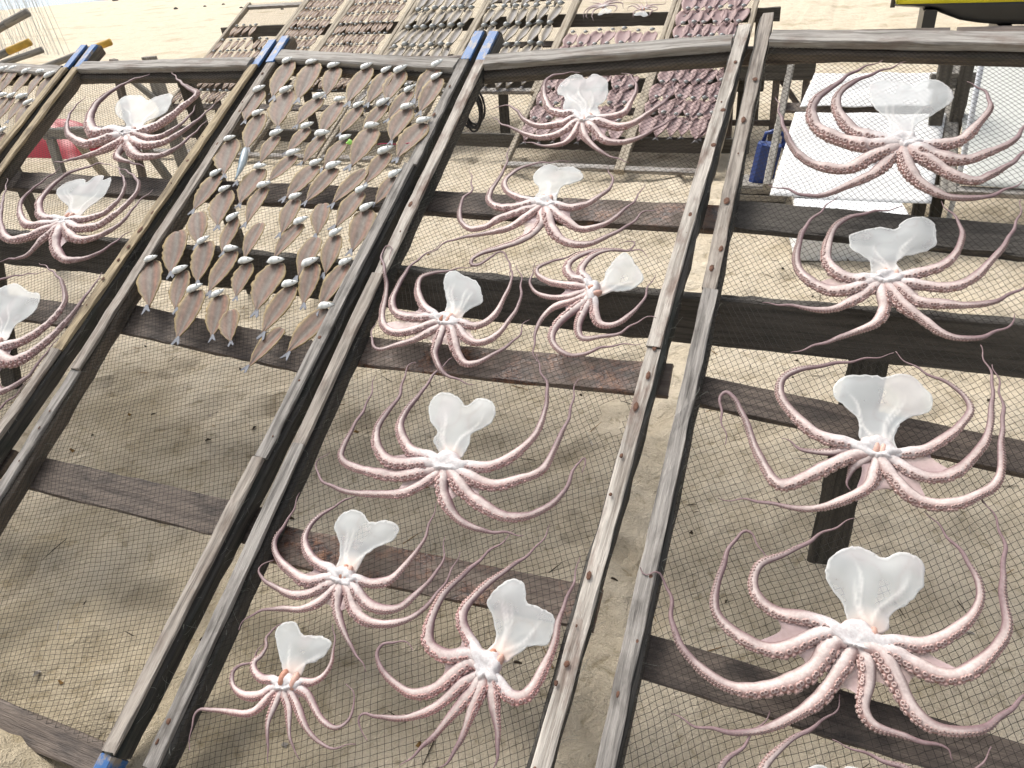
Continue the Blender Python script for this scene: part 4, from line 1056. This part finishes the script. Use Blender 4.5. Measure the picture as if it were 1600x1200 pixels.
def small_fish(name, seed, kind):
    """little split fish for the back row: one body with its head and tail, neck at origin, length 1 along -y"""
    r = np.random.default_rng(seed); mb = MB()
    asp, c_edge, c_mid = {'brown': (0.36, (0.42, 0.30, 0.2), (0.30, 0.24, 0.20)), 'silver': (0.36, (0.46, 0.40, 0.28), (0.26, 0.255, 0.25)), 'pink': (0.56, (0.43, 0.31, 0.29), (0.31, 0.22, 0.22))}[kind]
    s = np.linspace(0, 1, 9); x = np.linspace(-1, 1, 7)
    wp = np.interp(s, [0, .12, .4, .7, .9, 1], [.35, .8, 1, .75, .25, .1] if kind != 'pink' else [.42, .85, 1.0, .66, .25, .08])
    V = [(wp[i] * asp / 2 * c * (1 + 0.1 * r.uniform(-1, 1)), -s[i], 0.02 + 0.07 * abs(c) ** 2 + 0.02 * r.random()) for i in range(9) for c in x]
    cl = [mix(np.array(c_mid), np.array(c_edge), abs(c) ** 1.5) for i in range(9) for c in x]
    n1 = len(V)
    V2 = V + [(a, b, z - 0.03) for a, b, z in V]
    F = []
    for i in range(8):
        for k in range(6):
            a_ = i * 7 + k
            F += [(a_, a_ + 7, a_ + 8, a_ + 1), (n1 + a_, n1 + a_ + 1, n1 + a_ + 8, n1 + a_ + 7)]
    edge = list(range(7)) + [i * 7 + 6 for i in range(1, 9)] + [56 + k for k in range(5, -1, -1)] + [i * 7 for i in range(7, 0, -1)]
    F += [(a_, b_, n1 + b_, n1 + a_) for a_, b_ in zip(edge, edge[1:] + edge[:1])]
    mb.add(V2, F, np.vstack([cl, np.array(cl) * 0.7]), 0)
    # head
    hs_ = 0.26 if kind != 'pink' else 0.20
    Vh, ch = [], []
    for i, xx in enumerate(np.linspace(-0.5, 0.5, 5)):
        hh = (0.5, 0.85, 0.8, 0.5, 0.1)[i]
        for k in range(6):
            a_ = 2 * math.pi * k / 6
            Vh.append((hs_ * xx * 0.9, 0.10 + hs_ * 0.33 * hh * math.cos(a_) + 0.1 * hs_ * xx, 0.10 + hs_ * 0.35 * hh * math.sin(a_)))
            ch.append(mix(np.array([0.55, 0.57, 0.56]), np.array([0.07, 0.08, 0.08]), sstep(-0.5, 0.3, xx * 1.2 + 0.4 * math.cos(a_))))
    Fh = [(i * 6 + k, i * 6 + (k + 1) % 6, (i + 1) * 6 + (k + 1) % 6, (i + 1) * 6 + k) for i in range(4) for k in range(6)]
    mb.add(Vh, Fh, np.array(ch), 1)
    # tail fin
    mb.add([(-.03, -.97, .03), (-.12, -1.16, .05), (0, -1.06, .03), (.12, -1.16, .05), (.03, -.97, .03), (0, -1.0, .0)], [(0, 1, 2), (2, 3, 4), (0, 2, 4), (0, 5, 1), (4, 3, 5), (1, 5, 2), (2, 5, 3)], np.array([0.3, 0.3, 0.3]), 0)
    return mb.build(name, [M['fish'], M['fishhead']])
SM = {k: [small_fish('back_fish', s, k) for s in range(3)] for k in ('brown', 'silver', 'pink')}

BACK = [  # u0, u1, v1, what, rows as (v of the neck, count, from, to), fish length
    (-6.40, -5.63, 2.50, 'leftmost net frame of the back row, upper half empty', 'brown', [(2.02, 4, .05, .55), (1.76, 7, 0, 1), (1.56, 8, 0, 1), (1.34, 8, 0, 1), (1.12, 8, 0, 1), (.90, 8, 0, 1)], 0.17),
    (-5.59, -5.02, 2.62, 'narrow net frame of the back row, second from left', 'brown', [(2.45 - 0.175 * i, 8, 0, 1) for i in range(9)], 0.16),
    (-4.98, -4.22, 2.62, 'net frame of the back row packed with small brown fish, third from left', 'brown', [(2.50 - 0.175 * i, 11, 0, 1) for i in range(9)], 0.16),
    (-4.17, -3.39, 2.62, 'net frame of the back row with broad silvery fish, fourth from left', 'silver', [(2.45 - 0.30 * i, 7, 0, 1) for i in range(6)], 0.29),
    (-3.35, -2.46, 2.62, 'net frame of the back row with long silvery fish, fifth from left', 'silver', [(2.45 - 0.30 * i, 7, 0, 1) for i in range(4)] + [(1.22, 7, 0, 1)], 0.27),
    (-2.42, -1.50, 2.62, 'net frame of the back row with octopuses above pink split fish', 'pink', [(1.72 - 0.20 * i, 7, 0, 1) for i in range(7)], 0.235),
    (-1.46, -0.80, 2.62, 'net frame of the back row with pink split fish, rightmost', 'pink', [(2.40 - 0.20 * i, 6, 0, 1) for i in range(10)], 0.235),
]
PLACE = ['leftmost', 'second', 'third', 'fourth', 'fifth', 'sixth', 'rightmost']
rb = random.Random(21)
for fi, (u0, u1, v1, lab, kind, rows, L) in enumerate(BACK):
    back_frame(lab, u0, u1, 0.0 if fi != 4 else 0.92, v1, 40 + fi)
    for ri, (v, n, f0, f1) in enumerate(rows):
        for k in range(n):
            x = (k + 0.5) / n
            u = u0 + 0.05 + (u1 - u0 - 0.1) * (f0 + (f1 - f0) * x)
            o = link({'brown': 'small_fish', 'silver': 'silver_fish', 'pink': 'pink_fish'}[kind], SM[kind][rb.randrange(3)])
            ll = L * rb.uniform(0.9, 1.1)
            o.matrix_local = B2 @ Matrix.Translation((u + rb.uniform(-.01, .01), v + rb.uniform(-.015, .015), 0.004)) @ Matrix.Rotation(math.radians(rb.uniform(-14, 4)), 4, 'Z') @ Matrix.Scale(ll, 4)
            c_ = {'brown': 'small brown', 'silver': 'silvery', 'pink': 'pinkish'}[kind]
            tag(o, f'{c_} split fish, {ORD[k]} from left in {ORD[ri]} row of the {PLACE[fi]} back frame', 'fish', f'split fish on the {PLACE[fi]} back frame')

# two octopuses on the sixth frame behind, hung mantle down
def copy_tree(src, M4, label, group):
    r = src.copy(); COL.objects.link(r); r.matrix_local = M4
    tag(r, label, 'octopus', group)
    for ch in src.children:
        c_ = ch.copy(); COL.objects.link(c_); c_.parent = r
    return r
copy_tree(OB[9], B2 @ Matrix.Translation((-1.76, 2.08, 0)) @ Matrix.Rotation(R(172), 4, 'Z') @ Matrix.Scale(0.85, 4), 'octopus hanging mantle down at upper right of the sixth back frame', 'octopuses on the back row')
copy_tree(OB[8], B2 @ Matrix.Translation((-2.15, 2.14, 0)) @ Matrix.Rotation(R(205), 4, 'Z') @ Matrix.Scale(0.75, 4), 'octopus hanging mantle down at upper left of the sixth back frame', 'octopuses on the back row')

t = empty('trestle', Matrix.Translation((0, 0, 0)))
tag(t, 'long timber trestle carrying the back row of frames', 'trestle')
def b2w(u, v, ww): return tuple(B2 @ Vector((u, v, ww)))
for v in (0.42, 1.15, 2.1):
    a, b = b2w(-6.6, v, -0.10), b2w(-0.6, v, -0.10)
    plank('beam', a, b, 0.11, 0.04, (0, 1, 0), M['post'], t, int(v * 100), warp=0.003)
for u in (-6.2, -5.0, -3.9, -2.86, -1.5, -0.75):
    for v in (1.15, 2.1):
        q = Vector(b2w(u, v, -0.11))
        plank('post', (q.x, q.y + 0.045, -0.1), (q.x, q.y + 0.045, q.z), 0.09, 0.04, (0, 1, 0), M['post'], t, int(u * 10 + v * 3), warp=0.002)

# ------------------------------------------------------------------ right background: frames under plastic sheets, foam box, boat
back_frame('grey frame under white plastic sheets behind the right frame', -0.34, 0.56, -0.02, 1.35, 61, B=B3, net=False, mat='trestle_grey', group='sheeted frames')
back_frame('frame under a pale grey sheet at the right edge', 0.60, 1.75, -0.02, 1.35, 62, B=B3, net=False, mat='trestle_grey', group='sheeted frames')
def sheet(name, u0, u1, v0, v1, mat, B, label, seed, slant=0.0, z=0.016):
    nu, nv = 26, 22
    u, v = np.meshgrid(np.linspace(0, 1, nu), np.linspace(0, 1, nv))
    U = u0 + (u1 - u0) * u + slant * v; W = v0 + (v1 - v0) * v + 0.012 * vnoise(u * 5 + seed, v * 0.3)
    Zz = z + 0.006 * vnoise(u * 4 + seed, v * 4) + 0.012 * np.abs(vnoise(u * 2.2 + v * 2 + seed, v * 1.5 - u))
    i = (np.arange(nv - 1)[:, None] * nu + np.arange(nu - 1)[None, :]).ravel()
    o = link(name, mesh(name, np.stack([U, W, Zz], -1).reshape(-1, 3), np.stack([i, i + 1, i + nu + 1, i + nu], 1), mats=[mat]), world=B)
    sm = o.modifiers.new('thickness', 'SOLIDIFY'); sm.thickness = 0.003
    tag(o, label, 'plastic sheet', 'plastic sheets'); return o
sheet('plastic_sheet', -0.31, 0.50, -0.12, 0.60, M['white_sheet'], B3, 'large white plastic sheet, lower one on the frame behind the right frame', 3, 0.05)
sheet('plastic_sheet', -0.24, 0.46, 0.655, 0.965, M['white_sheet'], B3, 'white plastic sheet, upper one on the frame behind the right frame', 8, 0.05)
sheet('plastic_sheet', 0.63, 1.7, 0.02, 1.28, M['grey_sheet'], B3, 'pale grey plastic sheet covering the frame at the right edge', 12)
def box_mesh(name, lx, ly, lz, mat, bev=0.012, lid=None):
    mb = MB()
    def add(x0, x1, y0, y1, z0, z1, b):
        prof = [(x0 + b, y0), (x1 - b, y0), (x1, y0 + b), (x1, y1 - b), (x1 - b, y1), (x0 + b, y1), (x0, y1 - b), (x0, y0 + b)]
        cx, cy = (x0 + x1) / 2, (y0 + y1) / 2
        V = []
        for z, k in ((z0, 0.985), (z0 + b, 1), (z1 - b, 1), (z1, 0.985)):
            V += [(cx + (x - cx) * k, cy + (y - cy) * k, z) for x, y in prof]
        F = [(q * 8 + k, q * 8 + (k + 1) % 8, q * 8 + 8 + (k + 1) % 8, q * 8 + 8 + k) for q in range(3) for k in range(8)]
        F += [tuple(range(8))[::-1], tuple(24 + k for k in range(8))]
        mb.add(V, F)
    add(0, lx, 0, ly, 0, lz, bev)
    return mb.build(name, [mat], False)
fb = empty('foam_box', Matrix.Translation((-0.13, 4.13, -0.01)) @ Matrix.Rotation(R(9), 4, 'Z')); tag(fb, 'white foam box standing on the sand below the white sheets', 'box')
link('box_body', box_mesh('box_body', 0.52, 0.36, 0.22, M['foam']), fb)
link('lid', box_mesh('lid', 0.54, 0.38, 0.045, M['foam']), fb, world=Matrix.Translation((-0.01, -0.01, 0.221)))
st = empty('support_stand', Matrix.Translation((0.55, 4.95, 0))); tag(st, 'brown timber stand between the white and the grey sheets', 'stand')
plank('post', (-0.045, 0.0, -0.05), (-0.06, 0.02, 0.92), 0.07, 0.05, (0, 1, 0), M['post'], st, 3)
plank('post', (0.055, 0.05, -0.05), (0.05, 0.07, 0.92), 0.07, 0.05, (0, 1, 0), M['post'], st, 4)
plank('crosspiece', (-0.12, 0.055, 0.76), (0.12, 0.075, 0.76), 0.08, 0.03, (0, 1, 0), M['trestle_grey'], st, 5)
o = tube('pole', [(0, 0, -0.1), (0, 0, 0.5), (-0.02, 0, 0.99)], 0.014, M['metal'], K=10, world=Matrix.Translation((0.62, 4.55, 0)))
tag(o, 'bright metal pole upright beside the pale grey sheet', 'pole')

# bench with diagonal struts
bn = empty('work_bench', Matrix.Translation((-0.4, 6.5, 0))); tag(bn, 'brown timber bench with diagonal struts behind the middle gap', 'bench')
plank('apron', (-0.50, 0, 0.575), (0.17, 0, 0.575), 0.13, 0.035, (0, 1, 0), M['post'], bn, 1)
plank('bench_top', (-0.52, 0.28, 0.66), (0.19, 0.28, 0.66), 0.62, 0.03, (0, 0, 1), M['trestle_grey'], bn, 2)
for x in (-0.44, -0.10, 0.12):
    plank('leg', (x, 0.045, -0.05), (x - 0.005, 0.045, 0.63), 0.05, 0.05, (0, 1, 0), M['slat'], bn, 3)
plank('strut', (-0.08, 0.095, 0.50), (0.11, 0.095, 0.26), 0.04, 0.03, (0, 1, 0), M['slat'], bn, 4)
plank('lower_rail', (-0.48, 0.085, 0.17), (0.16, 0.085, 0.17), 0.045, 0.03, (0, 1, 0), M['slat'], bn, 5)

# blue jerry can
jc = empty('jerry_can', Matrix.Translation((-0.50, 5.05, 0.13)) @ Matrix.Rotation(R(8), 4, 'Y')); tag(jc, 'blue plastic jerry can behind the left rail of the right frame', 'jerry can')
link('can_body', box_mesh('can_body', 0.15, 0.13, 0.25, M['bluep'], 0.03), jc)
tube('handle', [(0.03, 0.075, 0.26), (0.035, 0.075, 0.31), (0.07, 0.075, 0.325), (0.12, 0.075, 0.325), (0.145, 0.075, 0.31), (0.15, 0.075, 0.26)], 0.013, M['bluep'], jc, K=8)
tube('spout', [(0.155, 0.075, 0.24), (0.19, 0.075, 0.30)], 0.022, M['bluep'], jc, K=10)
cr = empty('wooden_crate', Matrix.Translation((-0.56, 4.98, -0.01))); tag(cr, 'small weathered crate under the blue jerry can', 'crate')
for i in range(3):
    plank('crate_slat', (0, 0, 0.025 + 0.045 * i), (0.3, 0, 0.025 + 0.045 * i), 0.038, 0.012, (0, 1, 0), M['trestle_grey'], cr, i)
    plank('crate_slat', (0, 0.26, 0.025 + 0.045 * i), (0.3, 0.26, 0.025 + 0.045 * i), 0.038, 0.012, (0, 1, 0), M['trestle_grey'], cr, i + 5)
for x in (0.006, 0.294):
    plank('crate_end', (x, 0.007, 0.065), (x, 0.253, 0.065), 0.13, 0.012, (1, 0, 0), M['trestle_grey'], cr, 9)
plank('crate_top', (0.0, 0.13, 0.138), (0.3, 0.13, 0.138), 0.26, 0.012, (0, 0, 1), M['trestle_grey'], cr, 12)

# boat drawn up on the sand
def boat():
    root = empty('fishing_boat', Matrix.Translation((0.5, 13.0, 0))); tag(root, 'black boat hull with a yellow band resting on blocks at the top right', 'boat')
    xs = np.linspace(0, 5.2, 27)
    keel = np.interp(xs, [0, .45, .72, 1.1, 1.6, 4.2, 4.8, 5.2], [.38, .34, .20, .13, .11, .12, .28, .8])
    half = np.interp(xs, [0, .5, 1.5, 3.5, 4.6, 5.2], [.55, .62, .74, .72, .45, .03])
    def section(x, k, h, z):     # half width at height z
        return h * (0.86 + 0.14 * min(1, max(0, (z - k) / 0.4))) * (math.sqrt(max(0, z - k) / 0.06) if z - k < 0.06 else 1)
    def strip(name, z0f, z1f, mat, n):
        V = []
        for x, k, h in zip(xs, keel, half):
            za, zb = max(k, z0f), max(k, z1f)
            zz = np.linspace(za, zb, n)
            V += [(x, -section(x, k, h, z), z) for z in zz] + [(x, section(x, k, h, z), z) for z in zz[::-1]]
        m_ = 2 * n
        F = [(i * m_ + q, (i + 1) * m_ + q, (i + 1) * m_ + q + 1, i * m_ + q + 1) for i in range(len(xs) - 1) for q in list(range(n - 1)) + list(range(n, 2 * n - 1))]
        if z0f < 0.1: F += [(i * m_ + 2 * n - 1, (i + 1) * m_ + 2 * n - 1, (i + 1) * m_, i * m_) for i in range(len(xs) - 1)]
        F += [tuple(range(m_))[::-1]]
        o = link(name, mesh(name, V, F, mats=[mat]), root)
        sm = o.modifiers.new('thickness', 'SOLIDIFY'); sm.thickness = 0.03
        return o
    strip('hull', 0.0, 0.44, M['hull'], 9)
    strip('yellow_band', 0.442, 0.66, M['yellow'], 4)['label'] = 'yellow band along the upper hull'
    strip('bulwark', 0.662, 0.90, M['hull'], 3)
    for x, l in ((0.42, 0.10), (1.35, 0.10), (3.6, 0.10)):
        z = float(np.interp(x, xs, keel)) + 0.03
        plank('block', (x, -0.55, z / 2 - 0.05), (x, 0.55, z / 2 - 0.05), 0.16, z + 0.1, (0, 0, 1), M['hull'], root, 3)
    plank('stern_post', (-0.04, 0, 0.36), (-0.04, 0, 1.1), 0.09, 0.06, (1, 0, 0), M['post'], root, 4)
boat()

# ------------------------------------------------------------------ left background
tl = empty('saw_horse', Matrix.Translation((-5.7, 4.5, 0))); tag(tl, 'grey saw horse with splayed legs before the red tarpaulin', 'saw horse')
plank('top_bar', (-0.42, 0, 0.46), (0.55, 0.05, 0.48), 0.09, 0.07, (0, 1, 0), M['trestle_grey'], tl, 1)
plank('leg', (-0.25, -0.12, -0.05), (-0.32, -0.04, 0.42), 0.09, 0.04, (0, 1, 0), M['trestle_grey'], tl, 2)
plank('leg', (-0.10, 0.22, -0.05), (-0.20, 0.08, 0.42), 0.08, 0.04, (0, 1, 0), M['back_rail'], tl, 3)
plank('leg', (0.48, -0.12, -0.05), (0.42, -0.02, 0.42), 0.09, 0.04, (0, 1, 0), M['trestle_grey'], tl, 4)
plank('leg', (0.58, 0.25, -0.05), (0.48, 0.12, 0.42), 0.08, 0.04, (0, 1, 0), M['trestle_grey'], tl, 5)
pp = empty('propping_posts', Matrix.Translation((-5.4, 4.8, 0))); tag(pp, 'pair of timber props braced behind the left octopus frame', 'props')
plank('post', (-0.12, 0, -0.05), (-0.02, 0, 0.98), 0.06, 0.05, (0, 1, 0), M['slat'], pp, 1)
plank('post', (0.30, 0.1, -0.05), (0.25, 0.1, 0.98), 0.13, 0.05, (0, 1, 0), M['trestle_grey'], pp, 2)
plank('brace', (0.0, 0.055, 0.85), (0.30, 0.055, 0.62), 0.05, 0.03, (0, 1, 0), M['trestle_grey'], pp, 3)

mb = MB()
n1, n2 = 18, 14
u, v = np.meshgrid(np.linspace(0, 1, n1), np.linspace(0, 1, n2))
hump = np.sin(np.pi * u) ** 0.7 * np.sin(np.pi * v) ** 0.6
tx, ty = -8.15 + 1.12 * u, 5.35 + 0.7 * v
tz = -0.03 + 0.31 * hump * (1 + 0.2 * vnoise(u * 4, v * 4)) + 0.02 * vnoise(u * 9, v * 9)
i = (np.arange(n2 - 1)[:, None] * n1 + np.arange(n1 - 1)[None, :]).ravel()
o = link('tarpaulin', mesh('tarpaulin', np.stack([tx, ty, tz], -1).reshape(-1, 3), np.stack([i, i + 1, i + n1 + 1, i + n1], 1), mats=[M['red']]))
tag(o, 'bright red tarpaulin heaped on the sand at far left', 'tarpaulin')

def rack_pole(p0, p1, rad, label, tip=None):
    r_ = empty('rack_pole', Matrix.Translation(p0)); tag(r_, label, 'pole', 'pole ends at the top left')
    d = Vector(p1) - Vector(p0)
    plank('shaft', (0, 0, 0), tuple(d), rad * 2, rad * 2, (0, 0, 1), M['trestle_grey'], r_, 3, round_=True)
    if tip:
        o = plank('painted_end', tuple(d * 1.001), tuple(d * 1.001 + d.normalized() * 0.22), rad * 2.1, rad * 2.1, (0, 0, 1), M[tip], r_, 4, round_=True)
rack_pole((-8.0, 4.2, 0.7), (-6.7, 4.95, 1.255), 0.033, 'grey pole end slanting before the hanging net at the left edge', 'trestle_grey')
rack_pole((-8.2, 4.3, 0.6), (-6.76, 4.92, 1.045), 0.030, 'pole with an ochre painted end at the left edge', 'yellow_tip')
rack_pole((-7.6, 4.3, 0.75), (-6.35, 4.93, 1.05), 0.026, 'grey pole end just left of the blue painted rails', None)
rack_pole((-6.9, 4.5, 0.75), (-5.82, 4.92, 1.035), 0.026, 'pole with an ochre end just right of the blue painted rails', 'yellow_tip')

# pale net hung upright
hn = empty('hanging_net', Matrix.Translation((-10.6, 8.0, 0))); tag(hn, 'pale grey net hanging upright at the top left corner', 'net')
mb = MB()
rh = random.Random(2)
def strand(p, q, rad):
    p, q = np.array(p), np.array(q); d = q - p; e = np.cross(d, [0, 1, 0]); e = e / (np.linalg.norm(e) + 1e-9) * rad; g = np.array([0, rad, 0])
    V = [p - e - g * .5, p + e - g * .5, p + g, q - e - g * .5, q + e - g * .5, q + g]
    mb.add(V, [(0, 1, 4, 3), (1, 2, 5, 4), (2, 0, 3, 5)], np.array([0.68, 0.70, 0.66]))
for k in range(62):
    x = -1.6 + k * 0.034
    strand((x + rh.uniform(-.02, .02), rh.uniform(-.05, .05), 2.6), (x + 0.25 + rh.uniform(-.05, .05), rh.uniform(-.05, .05), 0.62), 0.003)
    if k % 2: strand((x + 0.3, 0, 2.6), (x - 0.1, 0, 0.62), 0.002)
o = link('net_strands', mb.build('net_strands', [colmat('pale_net', 0.8, 0.2, 20, 0.2)]), hn); o['kind'] = 'stuff'
for x in (-1.75,):
    plank('post', (x, 0, -0.1), (x, 0, 2.62), 0.07, 0.07, (0, 1, 0), M['trestle_grey'], hn, 5)
plank('head_pole', (-1.8, -0.08, 2.6), (0.65, -0.08, 2.6), 0.06, 0.06, (0, 1, 0), M['trestle_grey'], hn, 6, round_=True)

# rough dark lumps standing in for unidentified specks on the far sand
for i, (x, y, s) in enumerate([(-36.2, 33.3, .20), (-24.3, 25.1, .10), (-23.4, 25.7, .07), (-23.0, 26.3, .07), (-20.4, 24.2, .07), (-18.9, 23.8, .06), (-17.4, 22.6, .07), (-15.2, 21.3, .06)]):
    r_ = np.random.default_rng(i); V, F = [], []
    for a in range(5):
        for b in range(8):
            th, ph = math.pi * (a + 0.02) / 4.04, 2 * math.pi * b / 8
            q = s * r_.uniform(0.8, 1.15)
            V.append((q * math.sin(th) * math.cos(ph), q * 0.8 * math.sin(th) * math.sin(ph), q * 0.5 * math.cos(th)))
    F = [(a * 8 + b, (a + 1) * 8 + b, (a + 1) * 8 + (b + 1) % 8, a * 8 + (b + 1) % 8) for a in range(4) for b in range(8)]
    o = link('speck', mesh('speck', V, F, smooth=False, mats=[M['speck']]), world=Matrix.Translation((x, y, float(ground_height(np.array(x), np.array(y))) + s * 0.2)))
    tag(o, 'small dark speck on the far open sand', 'speck', 'dark specks on the far sand')

# bits of straw, twig and shell strewn on the sand
rd = np.random.default_rng(8); mb = MB()
for q in range(460):
    x, y = rd.uniform(-3.6, 1.6), rd.uniform(0.4, 5.2)
    z = float(ground_height(np.array(x), np.array(y))) + 0.003
    a = rd.uniform(0, 6.28); ln = rd.uniform(0.008, 0.05) if q % 3 else rd.uniform(0.004, 0.012); wd_ = 0.0018 if q % 3 else rd.uniform(0.003, 0.007)
    ex = np.array([math.cos(a), math.sin(a), rd.uniform(-0.1, 0.25)]); ey = np.array([-math.sin(a), math.cos(a), 0]); p = np.array([x, y, z])
    V = [p - ex * ln - ey * wd_, p - ex * ln + ey * wd_, p + ex * ln + ey * wd_ * .5, p + ex * ln - ey * wd_ * .5, p + ex * ln * .1 + np.array([0, 0, wd_ * 1.6])]
    cc = np.array([0.06, 0.045, 0.03]) if rd.random() < 0.6 else (np.array([0.5, 0.47, 0.42]) if rd.random() < 0.4 else np.array([0.28, 0.17, 0.06]))
    mb.add(V, [(0, 1, 4), (1, 2, 4), (2, 3, 4), (3, 0, 4), (3, 2, 1, 0)], cc)
o = link('beach_litter', mb.build('beach_litter', [colmat('litter', 0.8, 0.2, 60, 0.3)], False))
tag(o, 'bits of straw, twig and shell strewn on the sand', 'litter', kind='stuff')
